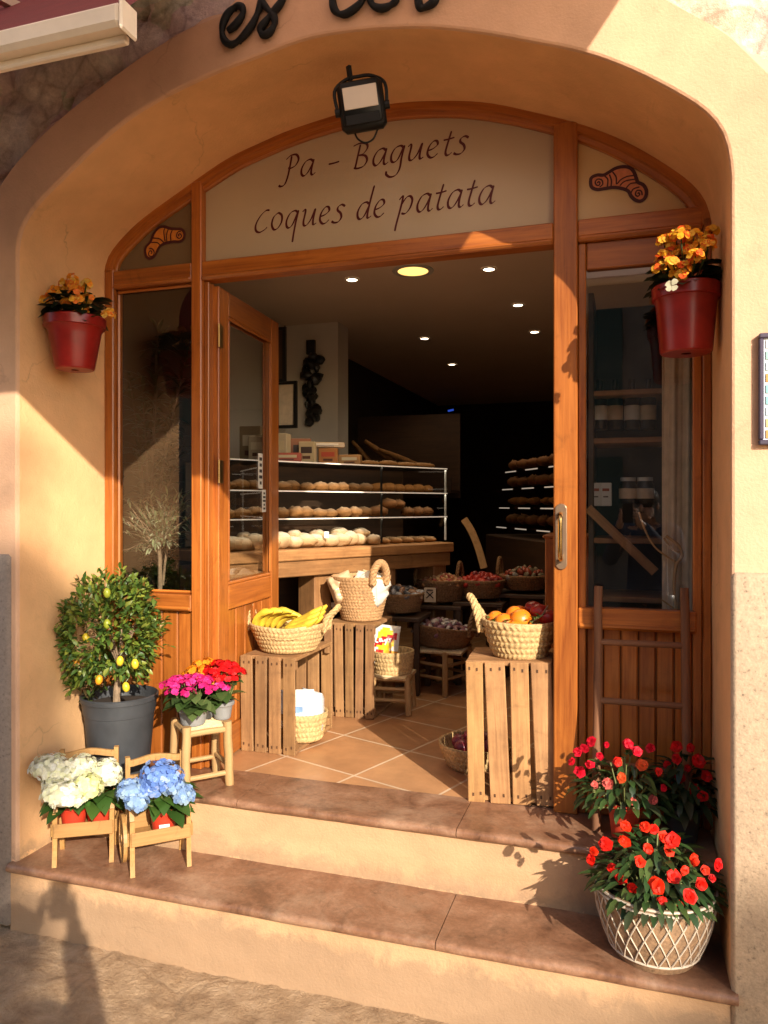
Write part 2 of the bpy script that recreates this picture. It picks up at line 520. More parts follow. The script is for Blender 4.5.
# ------------------------------------------------------------------ mesh builder
class MB:
    def __init__(s):
        s.v = []; s.f = []; s.uv = []; s.c = []; s.mi = []; s.sm = []
    def add(s, verts, faces, uvs=None, colour=(1, 1, 1), mi=0, cols=None, smooth=None):
        b = len(s.v)
        s.v += [tuple(p) for p in verts]
        for i, f in enumerate(faces):
            s.f.append(tuple(b + k for k in f))
            s.uv.append(uvs[i] if uvs else [(verts[k][0], verts[k][2]) for k in f])
            cc = cols[i] if cols else colour
            s.c.append(cc)
            s.mi.append(mi)
            s.sm.append(smooth)
        return s
    def box(s, c, d, rot=None, bev=0.0, colour=None, mi=0, grain=None):
        """c centre, d full sizes; grain along the longest side"""
        c = Vector(c)
        hx, hy, hz = d[0] / 2, d[1] / 2, d[2] / 2
        bm = bmesh.new()
        bmesh.ops.create_cube(bm, size=1.0)
        for v in bm.verts:
            v.co = Vector((v.co.x * d[0], v.co.y * d[1], v.co.z * d[2]))
        bv = min(bev, min(d) * 0.45)
        if bv > 0:
            bmesh.ops.bevel(bm, geom=list(bm.edges), offset=bv, segments=1, affect='EDGES')
        bm.verts.index_update()
        vs_ = [v.co.copy() for v in bm.verts]
        ax = grain if grain is not None else max(range(3), key=lambda k: d[k])
        o1, o2 = random.random() * 9, random.random() * 9
        oth = [k for k in range(3) if k != ax]
        faces, uvs = [], []
        for f in bm.faces:
            ids = [v.index for v in f.verts]
            n = f.normal
            faces.append(ids)
            u2 = oth[0] if abs(n[oth[1]]) > abs(n[oth[0]]) else oth[1]
            if abs(n[ax]) > 0.8:
                uvs.append([(vs_[k][oth[0]] * 0.3 + o1, vs_[k][oth[1]] * 0.3 + o2) for k in ids])
            else:
                uvs.append([(vs_[k][ax] + o1, vs_[k][u2] + o2) for k in ids])
        bm.free()
        if rot is not None:
            vs_ = [rot @ p for p in vs_]
        vs_ = [p + c for p in vs_]
        if colour is None:
            k = random.uniform(0.74, 1.08)
            colour = (k, k * random.uniform(0.97, 1.0), k * random.uniform(0.94, 1.0))
        return s.add(vs_, faces, uvs, colour, mi, smooth=False)
    def bar(s, a, b, w, h, up=(0, 0, 1), bev=0.0, colour=None, mi=0):
        a, b = Vector(a), Vector(b)
        x = (b - a)
        L = x.length
        x.normalize()
        up = Vector(up)
        z = (up - x * up.dot(x))
        if z.length < 1e-4:
            z = x.orthogonal()
        z.normalize()
        y = z.cross(x)
        rot = Matrix((x, y, z)).transposed()
        return s.box((a + b) / 2, (L, w, h), rot, bev, colour, mi, grain=0)
    def tube(s, pts, rad, n=10, cap=True, colour=(1, 1, 1), mi=0, flat=None, closed=False):
        pts = [Vector(p) for p in pts]
        m = len(pts)
        if not hasattr(rad, '__len__'):
            rad = [rad] * m
        vs_, faces, uvs = [], [], []
        t0 = (pts[1] - pts[0]).normalized()
        nrm = t0.orthogonal().normalized()
        L = 0
        o1, o2 = random.random() * 9, random.random() * 9
        Ls = []
        for i in range(m):
            if closed:
                t = (pts[(i + 1) % m] - pts[i - 1]).normalized()
            else:
                t = (pts[min(i + 1, m - 1)] - pts[max(i - 1, 0)]).normalized()
            nrm = (nrm - t * nrm.dot(t))
            nrm = nrm.normalized() if nrm.length > 1e-6 else t.orthogonal().normalized()
            bi = t.cross(nrm)
            if i:
                L += (pts[i] - pts[i - 1]).length
            Ls.append(L)
            for k in range(n):
                a = 2 * PI * k / n
                r = rad[i]
                vs_.append(pts[i] + nrm * (math.cos(a) * r) + bi * (math.sin(a) * r))
        rr = max(max(rad), 1e-4)
        for i in range(m if closed else m - 1):
            j = (i + 1) % m
            for k in range(n):
                k2 = (k + 1) % n
                faces.append((i * n + k, i * n + k2, j * n + k2, j * n + k))
                a, b_ = k * rr * 6.28 / n, (k + 1) * rr * 6.28 / n
                uvs.append([(Ls[i] + o1, a + o2), (Ls[i] + o1, b_ + o2), (Ls[j] + o1, b_ + o2), (Ls[j] + o1, a + o2)])
        if cap and not closed:
            faces.append(tuple(range(n - 1, -1, -1)))
            uvs.append([(o1 + vs_[k][0] * .3, o2 + vs_[k][1] * .3) for k in faces[-1]])
            faces.append(tuple((m - 1) * n + k for k in range(n)))
            uvs.append([(o1 + vs_[k][0] * .3, o2 + vs_[k][1] * .3) for k in faces[-1]])
        return s.add(vs_, faces, uvs, colour, mi)
    def lathe(s, prof, n=32, c=(0, 0, 0), colour=(1, 1, 1), mi=0, fn=None):
        c = Vector(c)
        vs_, faces, uvs = [], [], []
        for (r, z) in prof:
            for k in range(n):
                a = 2 * PI * k / n
                p = Vector((math.cos(a) * r, math.sin(a) * r, z))
                if fn:
                    p = fn(p, a, r, z)
                vs_.append(p + c)
        for i in range(len(prof) - 1):
            for k in range(n):
                k2 = (k + 1) % n
                faces.append((i * n + k, i * n + k2, (i + 1) * n + k2, (i + 1) * n + k))
                uvs.append([(k / n, i / 9), ((k + 1) / n, i / 9), ((k + 1) / n, (i + 1) / 9), (k / n, (i + 1) / 9)])
        return s.add(vs_, faces, uvs, colour, mi)
    def disc(s, c, r, n=24, colour=(1, 1, 1), mi=0, wob=0.0):
        c = Vector(c)
        vs_ = [c + Vector((0, 0, wob))] + [c + Vector((math.cos(2 * PI * k / n) * r, math.sin(2 * PI * k / n) * r, 0)) for k in range(n)]
        return s.add(vs_, [(0, 1 + k, 1 + (k + 1) % n) for k in range(n)], None, colour, mi)
    def blob(s, c, rad, rot=None, n=14, m=9, nz=0.0, ns=3.0, colour=(1, 1, 1), mi=0, top=None):
        """ellipsoid with noise; top(colour fn of local unit normal)"""
        c = Vector(c)
        seed = Vector((random.random() * 50, random.random() * 50, random.random() * 50))
        vs_, faces, dirs = [], [], []
        for i in range(m + 1):
            th = PI * i / m
            for k in range(n):
                a = 2 * PI * k / n
                d = Vector((math.sin(th) * math.cos(a), math.sin(th) * math.sin(a), math.cos(th)))
                f = 1 + nz * noise.noise(d * ns + seed)
                p = Vector((d.x * rad[0] * f, d.y * rad[1] * f, d.z * rad[2] * f))
                if rot is not None:
                    p = rot @ p
                vs_.append(p + c); dirs.append(d)
        for i in range(m):
            for k in range(n):
                k2 = (k + 1) % n
                faces.append((i * n + k, (i + 1) * n + k, (i + 1) * n + k2, i * n + k2))
        cols = None
        if top:
            cols = [top(sum((dirs[q] for q in f), Vector()) / 4) for f in faces]
        return s.add(vs_, faces, None, colour, mi, cols, smooth=True)
    def leaf(s, base, d, up, L, W, fold=0.25, curl=0.35, colour=(0.05, 0.1, 0.02), prof=(0.75, 1.0, 0.6), cvar=0.2):
        base, d, up = Vector(base), Vector(d).normalized(), Vector(up)
        side = d.cross(up)
        if side.length < 1e-3:
            side = d.orthogonal()
        side.normalize()
        up = side.cross(d).normalized()
        vs_ = [base]
        ts = (0.28, 0.55, 0.82)
        for t, w in zip(ts, prof):
            mid = base + d * (L * t) - up * (curl * L * t * t)
            off = side * (W * 0.5 * w)
            lift = up * (fold * W * 0.5 * w)
            vs_ += [mid - off + lift, mid, mid + off + lift]
        vs_.append(base + d * L - up * (curl * L))
        faces = [(0, 2, 1), (0, 3, 2), (1, 2, 5, 4), (2, 3, 6, 5), (4, 5, 8, 7), (5, 6, 9, 8), (7, 8, 10), (8, 9, 10)]
        k = random.uniform(1 - cvar, 1 + cvar)
        colour = tuple(x * k for x in colour)
        return s.add(vs_, faces, None, colour, 0, smooth=True)
    def build(s, name, mat, parent=None, smooth=True, angle=35, loc=None):
        me = bpy.data.meshes.new(name)
        me.from_pydata(s.v, [], s.f)
        mats = mat if isinstance(mat, (list, tuple)) else [mat]
        for m in mats:
            me.materials.append(m)
        uvl = me.uv_layers.new(name='UVMap')
        flat = [x for face in s.uv for p in face for x in p]
        uvl.data.foreach_set('uv', flat)
        ca = me.color_attributes.new('Col', 'FLOAT_COLOR', 'CORNER')
        cf = []
        for f, c in zip(s.f, s.c):
            cf += [c[0], c[1], c[2], 1.0] * len(f)
        ca.data.foreach_set('color', cf)
        me.polygons.foreach_set('material_index', s.mi)
        me.polygons.foreach_set('use_smooth', [smooth if q is None else (bool(q) and smooth) for q in s.sm])
        me.update()
        if smooth and angle < 179:
            me.set_sharp_from_angle(angle=R(angle))
        o = bpy.data.objects.new(name, me)
        col.objects.link(o)
        if parent is not None:
            o.parent = parent
        if loc is not None:
            o.location = loc
        return o

def tag(o, label, cat, group=None, kind=None):
    o['label'] = label
    o['category'] = cat
    if group:
        o['group'] = group
    if kind:
        o['kind'] = kind
    return o

def thing(name, label, cat, loc=(0, 0, 0), rz=0.0, group=None, rot=None):
    o = bpy.data.objects.new(name, None)
    o.empty_display_size = 0.1
    o.location = loc
    o.rotation_euler = rot if rot else (0, 0, rz)
    col.objects.link(o)
    return tag(o, label, cat, group)

def struct(o):
    o['kind'] = 'structure'
    return o

def copy_tree(o, parent=None):
    c = o.copy()
    col.objects.link(c)
    if parent is not None:
        c.parent = parent
    for ch in list(o.children):
        copy_tree(ch, c)
    return c

def spline(pts, n=8, closed=False):
    P = [Vector(p) for p in pts]
    m = len(P)
    out = []
    for i in range(m if closed else m - 1):
        if closed:
            p0, p1, p2, p3 = P[i - 1], P[i], P[(i + 1) % m], P[(i + 2) % m]
        else:
            p0, p1, p2, p3 = P[max(i - 1, 0)], P[i], P[i + 1], P[min(i + 2, m - 1)]
        for k in range(n):
            t = k / n
            out.append(0.5 * ((2 * p1) + (p2 - p0) * t + (2 * p0 - 5 * p1 + 4 * p2 - p3) * t * t + (3 * p1 - p0 - 3 * p2 + p3) * t ** 3))
    if not closed:
        out.append(P[-1])
    return out

def resample(pts, n):
    L = [0]
    for a, b in zip(pts, pts[1:]):
        L.append(L[-1] + (b - a).length)
    out = []
    j = 0
    for i in range(n):
        t = L[-1] * i / (n - 1)
        while j < len(pts) - 2 and L[j + 1] < t:
            j += 1
        seg = L[j + 1] - L[j]
        f = (t - L[j]) / seg if seg > 1e-9 else 0
        out.append(pts[j].lerp(pts[j + 1], min(max(f, 0), 1)))
    return out
# ================================================================== LARGE STRUCTURE
XL, XR = -2.23, 0.28
FY = 0.517            # front of the timber shopfront
ZL = 0.485            # landing / shop floor
ZT = 0.25             # first step
ZB, ZBT = 2.585, 2.665   # transom beam

outer_px = [(18.3, 250), (18.5, 240), (20, 230), (33, 208), (67, 174), (100, 141.5), (133, 115), (167, 95), (200, 79), (233, 65), (256, 57),
            (302, 39), (352, 30), (403, 26.6), (434, 26.8), (484, 32.5), (534, 41.5), (584, 51.5), (634, 70), (684, 96), (709, 112.5), (723, 130), (729, 150), (730, 175)]
inner_px = [(103, 272), (104.5, 262), (110, 251), (130, 229), (150, 211.5), (192, 182), (234, 154), (256, 144), (285, 131), (335, 114), (390, 103), (420, 100.5), (449, 99.5), (477, 101),
            (506, 105), (535, 111), (563, 118), (592, 127), (620, 138.5), (641, 149.5), (668, 165), (690, 181), (705, 197), (711, 210), (712, 222)]

def smooth_path(pts, it=3):
    p = [q.copy() for q in pts]
    for _ in range(it):
        p = [p[0]] + [(p[i - 1] + p[i] * 2 + p[i + 1]) / 4 for i in range(1, len(p) - 1)] + [p[-1]]
    return p

NA, NJ = 72, 10
def arch_path(px, Y, xl, xr):
    a = [at(x, y, Y) for x, y in px]
    a[0].x = a[1].x = xl
    a[-1].x = xr
    a = smooth_path(resample(spline(a, 6), NA), 2)
    left = [Vector((xl, Y, a[0].z * k / NJ)) for k in range(NJ)]
    right = [Vector((xr, Y, a[-1].z * k / NJ)) for k in range(NJ)]
    return left + a + right[::-1]
OUT = arch_path(outer_px, 0.0, XL, XR)
INN = arch_path(inner_px, FY, XL - 0.008, XR + 0.002)
NP = len(OUT)

def normals2d(path):
    out = []
    for i in range(len(path)):
        t = path[min(i + 1, len(path) - 1)] - path[max(i - 1, 0)]
        n = Vector((-t.z, 0, t.x))   # points away from the opening (path runs left bottom -> top -> right bottom)
        n.normalize()
        out.append(n)
    return out
ON = normals2d(OUT)

ext_l = [(-2.86, 0), (-2.86, 0.6), (-2.86, 1.2), (-2.84, 1.8), (-2.76, 2.2), (-2.56, 2.6)]
ext_px = [(0, 173), (33, 133), (67, 103), (100, 78), (133, 53), (167, 31), (200, 14), (222, 3)]
ext_r = [(-1.15, 3.52), (-0.80, 3.53), (-0.45, 3.46), (-0.1, 3.30)]
ext_px2 = [(689, -4), (734, 22), (768, 55)]
ext_rr = [(0.58, 2.62), (0.78, 2.25), (0.88, 1.8), (0.92, 1.2), (0.92, 0.6), (0.92, 0)]
EXT = [Vector((x, 0, z)) for x, z in ext_l] + [at(x, y, 0) for x, y in ext_px] + [Vector((x, 0, z)) for x, z in ext_r] + [at(x, y, 0) for x, y in ext_px2] + [Vector((x, 0, z)) for x, z in ext_rr]
EXT = resample(spline(EXT, 6), 400)
def ext_for(p):
    """matching point of the plaster's outer edge, so no strip ever crosses the opening"""
    if p.z < 1.6:
        c = [q for q in EXT if (q.x < -0.97) == (p.x < -0.97)]
        return min(c, key=lambda q: abs(q.z - p.z)).copy()
    a0 = math.atan2(p.z - 1.6, p.x + 0.97)
    return min((q for q in EXT if q.z > 1.5), key=lambda q: abs(math.atan2(q.z - 1.6, q.x + 0.97) - a0)).copy()
EXT_FULL = EXT
EXT = [ext_for(p) for p in OUT]

bld = thing('bakery_building', 'old bakery house with peach plastered arch entrance and rubble stone above', 'building')

# plaster face + rounded arris
mb = MB()
rings = []
rows = 7
for r in range(rows):
    t = r / (rows - 1)
    ring = []
    for i in range(NP):
        p0 = OUT[i] + ON[i] * 0.010
        p = EXT[i].lerp(p0, t)
        p = Vector((p.x, 0.0, p.z))
        if r == 0:
            w = noise.noise(p * 3.0) * 0.03 + noise.noise(p * 11) * 0.012
            p += ON[i] * w
            p.y = 0.045
        ring.append(p)
    rings.append(ring)
rings.append([OUT[i] + ON[i] * 0.0035 + Vector((0, 0.003, 0)) for i in range(NP)])
rings.append([OUT[i] + ON[i] * 0.0 + Vector((0, 0.012, 0)) for i in range(NP)])
def strip(mb, ra, rb):
    n = len(ra)
    b = len(mb.v)
    mb.add([*ra, *rb], [(i, i + 1, n + i + 1, n + i) for i in range(n - 1)])
for a, b in zip(rings, rings[1:]):
    strip(mb, a, b)
mb.build('plaster_surround', M['plaster'], bld, angle=180)
# soffit and jambs
mb = MB()
prev = [OUT[i] + Vector((0, 0.012, 0)) for i in range(NP)]
for k in range(1, 7):
    t = k / 6
    cur = []
    for i in range(NP):
        q = OUT[i].lerp(INN[i], t)
        q.y = 0.012 + (FY + 0.07 - 0.012) * t
        cur.append(q + ON[i] * (noise.noise(q * 4) * 0.004))
    strip(mb, prev, cur)
    prev = cur
mb.build('arch_reveal', M['ochre'], bld, angle=180)

# rubble wall around the plaster
def in_poly(x, z, poly):
    c = False
    j = len(poly) - 1
    for i in range(len(poly)):
        a, b = poly[i], poly[j]
        if (a.z > z) != (b.z > z) and x < (b.x - a.x) * (z - a.z) / (b.z - a.z) + a.x:
            c = not c
        j = i
    return c
cen = Vector((-0.97, 0, 1.0))
SHR = [cen + (p - cen) * 0.975 for p in EXT_FULL]
mb = MB()
xs, zs = [], []
x = -6.0
while x < 4.01:
    xs.append(x); x += 0.03 if -2.9 < x < 1.0 else 0.12
z = 0.0
while z < 6.0:
    zs.append(z); z += 0.03 if 2.2 < z < 3.9 else 0.12
def stone_h(x, z):
    p = Vector((x * 1.0, 0.3, z * 1.25)) + Vector((noise.noise(Vector((x * 2, 1, z * 2))), 0, noise.noise(Vector((x * 2, 7, z * 2))))) * 0.16
    d, pts = noise.voronoi(p * 3.6)
    e = min(1.0, (d[1] - d[0]) * 3.0)
    lift = noise.noise(Vector(pts[0]) * 5.1) * 0.035
    return 0.012 + e * 0.03 + lift + noise.fractal(Vector((x * 9, 0, z * 9)), 0.8, 2.2, 4) * 0.013
vid = {}
V, Fc = [], []
for j, z in enumerate(zs):
    for i, x in enumerate(xs):
        vid[i, j] = len(V)
        V.append(Vector((x, 0.055 - stone_h(x, z), z)))
for j in range(len(zs) - 1):
    for i in range(len(xs) - 1):
        xm, zm = (xs[i] + xs[i + 1]) / 2, (zs[j] + zs[j + 1]) / 2
        if not in_poly(xm, zm, SHR):
            Fc.append((vid[i, j], vid[i + 1, j], vid[i + 1, j + 1], vid[i, j + 1]))
mb.add(V, Fc)
mb.build('rubble_wall', M['rubble'], bld, angle=180)

# plinths either side (stand proud of the plaster)
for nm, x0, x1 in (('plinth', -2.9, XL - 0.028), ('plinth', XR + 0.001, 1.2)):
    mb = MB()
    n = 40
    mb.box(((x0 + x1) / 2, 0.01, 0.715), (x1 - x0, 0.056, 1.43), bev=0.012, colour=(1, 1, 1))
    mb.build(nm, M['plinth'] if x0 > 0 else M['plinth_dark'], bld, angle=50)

# inner face of the front wall, side gaps closed
mb = MB()
big = []
for p in INN:
    big.append(p.copy())
far = [Vector((-4.0 if q.x < -0.97 else 3.0, 0, q.z)) for q in INN]
mx = len(INN)
outer_rect = []
for i, q in enumerate(INN):
    u = i / (mx - 1)
    if i < NJ: outer_rect.append(Vector((-4, FY + 0.075, q.z)))
    elif i >= mx - NJ: outer_rect.append(Vector((3, FY + 0.075, q.z)))
    else:
        t = (i - NJ) / (NA - 1)
        if t < 0.25: outer_rect.append(Vector((-4, FY + 0.075, 2.6 + (4.2 - 2.6) * t / 0.25)))
        elif t > 0.75: outer_rect.append(Vector((3, FY + 0.075, 2.6 + (4.2 - 2.6) * (1 - t) / 0.25)))
        else: outer_rect.append(Vector((-4 + 7 * (t - 0.25) / 0.5, FY + 0.075, 4.2)))
strip(mb, [Vector((q.x, FY + 0.075, q.z)) for q in INN], outer_rect)
mb.build('inner_wall', M['white_wall'], bld, angle=180)
# roof so no sky light leaks into the house
mb = MB()
mb.box((-1, 4.2, 6.1), (11, 8.6, 0.2), colour=(1, 1, 1))
mb.box((-6.05, 4.2, 3), (0.1, 8.3, 6), colour=(1, 1, 1))
mb.box((4.05, 4.2, 3), (0.1, 8.3, 6), colour=(1, 1, 1))
mb.build('roof', M['rub'], bld, smooth=False)

# ---- street ground
mb = MB()
def ground_h(x, y):
    d = max(abs(x + 1), abs(y + 1))
    a = 1.0 if d < 5 else 0.3
    return a * (noise.noise(Vector((x * 1.7, y * 1.7, 0))) * 0.012 + noise.fractal(Vector((x * 6, y * 6, 3)), 0.9, 2.1, 5) * 0.009 + abs(noise.fractal(Vector((x * 11, y * 11, 8)), 0.8, 2.2, 4)) * 0.011) - 0.018
gx = [-60, -30, -15, -8, -6, -5, -4, -3.4, -3] + [-2.8 + 0.022 * k for k in range(160)] + [0.8, 1.2, 2, 3, 4, 6, 10, 20, 40, 60]
gy = [-60, -30, -15, -9, -7, -5, -4, -3, -2.2, -1.7] + [-1.4 + 0.022 * k for k in range(71)] + [0.3]
V = [Vector((x, y, ground_h(x, y))) for y in gy for x in gx]
n = len(gx)
mb.add(V, [(j * n + i, j * n + i + 1, (j + 1) * n + i + 1, (j + 1) * n + i) for j in range(len(gy) - 1) for i in range(n - 1)])
struct(mb.build('street_ground', M['paving'], None, angle=180))

# ---- steps
stp = thing('entrance_steps', 'two entrance steps with peach risers and worn reddish stone treads', 'steps')
def tread(name, x0, x1, y0, y1, ztop, joints):
    """slab with a bullnose front edge, split at joints"""
    cuts = [x0] + joints + [x1]
    t = 0.034
    mb = MB()
    for a, b in zip(cuts, cuts[1:]):
        prof = [(y1, ztop - t), (y0 + 0.02, ztop - t)]
        for k in range(7):
            an = -PI / 2 - PI * k / 6
            prof.append((y0 + 0.017 + 0.017 * math.cos(an), ztop - t / 2 + t / 2 * math.sin(an)))
        prof += [(y0 + 0.03, ztop), (y1, ztop)]
        m = 26
        V, Fc = [], []
        for i in range(m + 1):
            x = a + 0.0015 + (b - a - 0.003) * i / m
            for (y, z) in prof:
                w = noise.noise(Vector((x * 7, y * 7, z * 5))) * 0.0035
                dip = -0.004 * max(0, noise.noise(Vector((x * 3.1, 5, z))))
                V.append(Vector((x, y + (w if y < y0 + 0.05 else 0), z + (w * 0.4 + dip if z > ztop - 0.02 else 0))))
        k = len(prof)
        for i in range(m):
            for j in range(k - 1):
                Fc.append((i * k + j, i * k + j + 1, (i + 1) * k + j + 1, (i + 1) * k + j))
        Fc.append(tuple(range(k))[::-1]); Fc.append(tuple(m * k + j for j in range(k)))
        mb.add(V, Fc)
    return mb.build(name, M['tread'], stp, angle=60)
jl = at(436, 941, -0.02).x
ju1, ju2 = at(236.6, 801, 0.258).x, at(456, 836, 0.258).x
tread('lower_tread', -2.256, 0.298, -0.034, 0.31, ZT, [jl])
tread('upper_tread', XL - 0.004, XR - 0.003, 0.256, 0.555, ZL, [ju1, ju2])
def riser(name, y, z0, z1, x0, x1):
    mb = MB()
    nx, nz = 60, 10
    V = [Vector((x0 + (x1 - x0) * i / nx, y + noise.noise(Vector((i * .23, z0 * 9, j * .5))) * 0.004, z0 + (z1 - z0) * j / nz)) for j in range(nz + 1) for i in range(nx + 1)]
    mb.add(V, [(j * (nx + 1) + i, j * (nx + 1) + i + 1, (j + 1) * (nx + 1) + i + 1, (j + 1) * (nx + 1) + i) for j in range(nz) for i in range(nx)])
    return mb.build(name, M['riser'], stp, angle=180)
riser('lower_riser', -0.003, -0.04, ZT - 0.03, XL - 0.028, XR + 0.006)
riser('upper_riser', 0.282, ZT - 0.005, ZL - 0.03, XL - 0.008, XR + 0.002)

# ---- shop room
CZ = 2.90
RX0, RX1, RY1 = -2.32, 1.15, 7.2
mb = MB()
mb.add([(-3.2, 0.555, ZL - .002), (RX1 + .1, 0.555, ZL - .002), (RX1 + .1, RY1, ZL - .002), (-3.2, RY1, ZL - .002)], [(0, 1, 2, 3)])
struct(mb.build('shop_floor', M['tiles'], None))
mb = MB()
mb.box(((-3.2 + RX1) / 2, (0.6 + RY1) / 2, CZ + 0.05), (RX1 + 3.5, RY1 - 0.592, 0.1), colour=(1, 1, 1))
struct(mb.build('shop_ceiling', M['ceiling'], None, smooth=False))
mb = MB()
mb.box((RX0 - 0.05, 2.08, 1.69), (0.1, 1.06, 2.4), colour=(1, 1, 1))
struct(mb.build('shop_side_wall', M['white_wall'], None, smooth=False))
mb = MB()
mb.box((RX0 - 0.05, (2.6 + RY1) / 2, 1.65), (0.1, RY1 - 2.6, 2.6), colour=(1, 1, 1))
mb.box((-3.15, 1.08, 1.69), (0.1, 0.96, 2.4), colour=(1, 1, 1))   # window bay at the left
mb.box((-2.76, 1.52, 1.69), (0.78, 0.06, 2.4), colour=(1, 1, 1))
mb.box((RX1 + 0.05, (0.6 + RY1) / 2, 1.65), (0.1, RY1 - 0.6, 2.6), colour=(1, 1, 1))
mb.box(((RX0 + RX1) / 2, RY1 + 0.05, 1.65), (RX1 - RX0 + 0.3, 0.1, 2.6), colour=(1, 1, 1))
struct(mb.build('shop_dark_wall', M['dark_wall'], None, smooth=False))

# ================================================================== TIMBER SHOPFRONT
sf = thing('timber_shopfront', 'varnished orange timber shopfront filling the arch with lunette panels and open doorway', 'shopfront', (0, 0, 0))
W = M['frame']
ARC = [p for p in INN[NJ:NJ + NA]]
def offset_in(path, d):
    n = normals2d(path)
    return [path[i] - n[i] * d for i in range(len(path))]
def arc_band(name, path, d0, d1, y0, y1, parent):
    """moulded band following the arch"""
    mb = MB()
    steps_ = [(d0, y1), (d0, y0), (d0 + (d1 - d0) * .55, y0), (d0 + (d1 - d0) * .62, y0 + .012), (d1 - .004, y0 + .014), (d1, y0 + .02), (d1, y1)]
    rings = []
    nrm = normals2d(path)
    for d, y in steps_:
        rings.append([Vector((path[i].x, 0, path[i].z)) - nrm[i] * d + Vector((0, y, 0)) for i in range(len(path))])
    L = 0
    Ls = [0]
    for a, b in zip(path, path[1:]):
        L += (b - a).length; Ls.append(L)
    n = len(path)
    for q, (ra, rb) in enumerate(zip(rings, rings[1:])):
        uvs = [[(Ls[i], q * .03), (Ls[i + 1], q * .03), (Ls[i + 1], q * .03 + .03), (Ls[i], q * .03 + .03)] for i in range(n - 1)]
        mb.add([*ra, *rb], [(i, i + 1, n + i + 1, n + i) for i in range(n - 1)], uvs, (0.95, 0.95, 0.95))
    return mb.build(name, W, parent, angle=30)
arc_band('arch_frame', ARC, 0.0, 0.055, FY, FY + 0.07, sf)
XLM0, XLM1 = at(191.5, 400, FY).x, at(201.5, 400, FY).x       # left mullion
XRM0, XRM1 = at(553.5, 400, FY).x, at(577.5, 400, FY).x       # door-side post
XJ0, XJ1 = XL - 0.006, at(113, 400, FY).x
XK0, XK1 = at(703, 400, FY).x, XR
def arc_z(x):
    for a, b in zip(ARC, ARC[1:]):
        if a.x <= x <= b.x and b.x > a.x:
            return a.z + (b.z - a.z) * (x - a.x) / (b.x - a.x)
    return ARC[0].z
def post(name, x0, x1, z0, z1, y0=FY, dep=0.072, bev=0.004, parent=sf):
    mb = MB()
    mb.box(((x0 + x1) / 2, y0 + dep / 2, (z0 + z1) / 2), (x1 - x0, dep, z1 - z0), bev=bev, grain=2)
    return mb.build(name, W, parent, smooth=False)
def rail(name, x0, x1, z0, z1, y0=FY, dep=0.072, bev=0.004, parent=sf, mold=True):
    mb = MB()
    mb.box(((x0 + x1) / 2, y0 + dep / 2, (z0 + z1) / 2), (x1 - x0, dep, z1 - z0), bev=bev, grain=0)
    if mold:   # rounded bead along the lower edge
        mb.box(((x0 + x1) / 2, y0 + 0.002, z0 + 0.012), (x1 - x0 - 0.002, 0.022, 0.018), bev=0.007, grain=0)
    return mb.build(name, W, parent, smooth=False)
post('jamb_post', XJ0, XJ1, ZL, ARC[0].z + .01)
post('jamb_post', XK0, XK1, ZL, ARC[-1].z + .02)
post('mullion', XLM0, XLM1, ZL, arc_z((XLM0 + XLM1) / 2) - .012, FY - .004)
post('mullion', XRM0, XRM1, ZL, arc_z((XRM0 + XRM1) / 2) - .012, FY - .004)
rail('transom_beam', XLM1 + .001, XRM0 - .001, ZB, ZBT, FY - .002)
rail('transom_beam', XJ1 + .001, XLM0 - .001, ZB, ZBT, FY - .001)
rail('transom_beam', XRM1 + .001, XK0 - .001, ZB, ZBT, FY - .001)
# frame lining of the doorway behind the left mullion
mb = MB()
mb.box((XLM1 + .012, FY + .045, (ZL + ZB) / 2), (.022, .05, ZB - ZL - .004), bev=.003, grain=2)
mb.build('door_stop', W, sf, smooth=False)

def lunette(name, x0, x1, mat, d=0.045, parent=sf):
    mb = MB()
    top = [Vector((x, 0, 0)) for x in [x0 + (x1 - x0) * k / 28 for k in range(29)]]
    V, Fc = [], []
    for p in top:
        z1 = max(arc_z(p.x) - d, ZBT + .001)
        V += [Vector((p.x, FY + .034, ZBT - .002)), Vector((p.x, FY + .034, z1)), Vector((p.x, FY + .044, ZBT - .002)), Vector((p.x, FY + .044, z1))]
    for i in range(28):
        a, b = i * 4, i * 4 + 4
        Fc += [(a, b, b + 1, a + 1), (a + 2, a + 3, b + 3, b + 2), (a + 1, b + 1, b + 3, a + 3)]
    mb.add(V, Fc)
    return mb.build(name, mat, parent, angle=30)
PY = FY + .034
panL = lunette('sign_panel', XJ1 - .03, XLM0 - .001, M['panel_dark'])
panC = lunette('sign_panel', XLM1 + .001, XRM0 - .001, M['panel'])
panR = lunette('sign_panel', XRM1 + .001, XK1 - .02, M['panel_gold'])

def bead_quad(mb, x0, x1, z0, z1, y, w=.018):
    for zz in (z0 + w / 2, z1 - w / 2):
        mb.box(((x0 + x1) / 2, y, zz), (x1 - x0, .016, w), bev=.006, grain=0)
    for xx in (x0 + w / 2, x1 - w / 2):
        mb.box((xx, y + .001, (z0 + z1) / 2), (w, .014, z1 - z0 - 2 * w), bev=.006, grain=2)

def boards(name, x0, x1, z0, z1, y, n, parent):
    mb = MB()
    w = (x1 - x0) / n
    for k in range(n):
        mb.box((x0 + w * (k + .5), y, (z0 + z1) / 2), (w - .004, .018, z1 - z0), bev=.005, grain=2)
    mb.box(((x0 + x1) / 2, y + .012, (z0 + z1) / 2), (x1 - x0, .008, z1 - z0), colour=(.35, .3, .3), grain=2)
    return mb.build(name, W, parent, smooth=False)

def pane(x0, x1, z0, z1, y, parent, name='glass_pane'):
    mb = MB()
    mb.add([(x0, y, z0), (x1, y, z0), (x1, y, z1), (x0, y, z1)], [(0, 1, 2, 3)])
    return mb.build(name, M['glass'], parent, smooth=False)

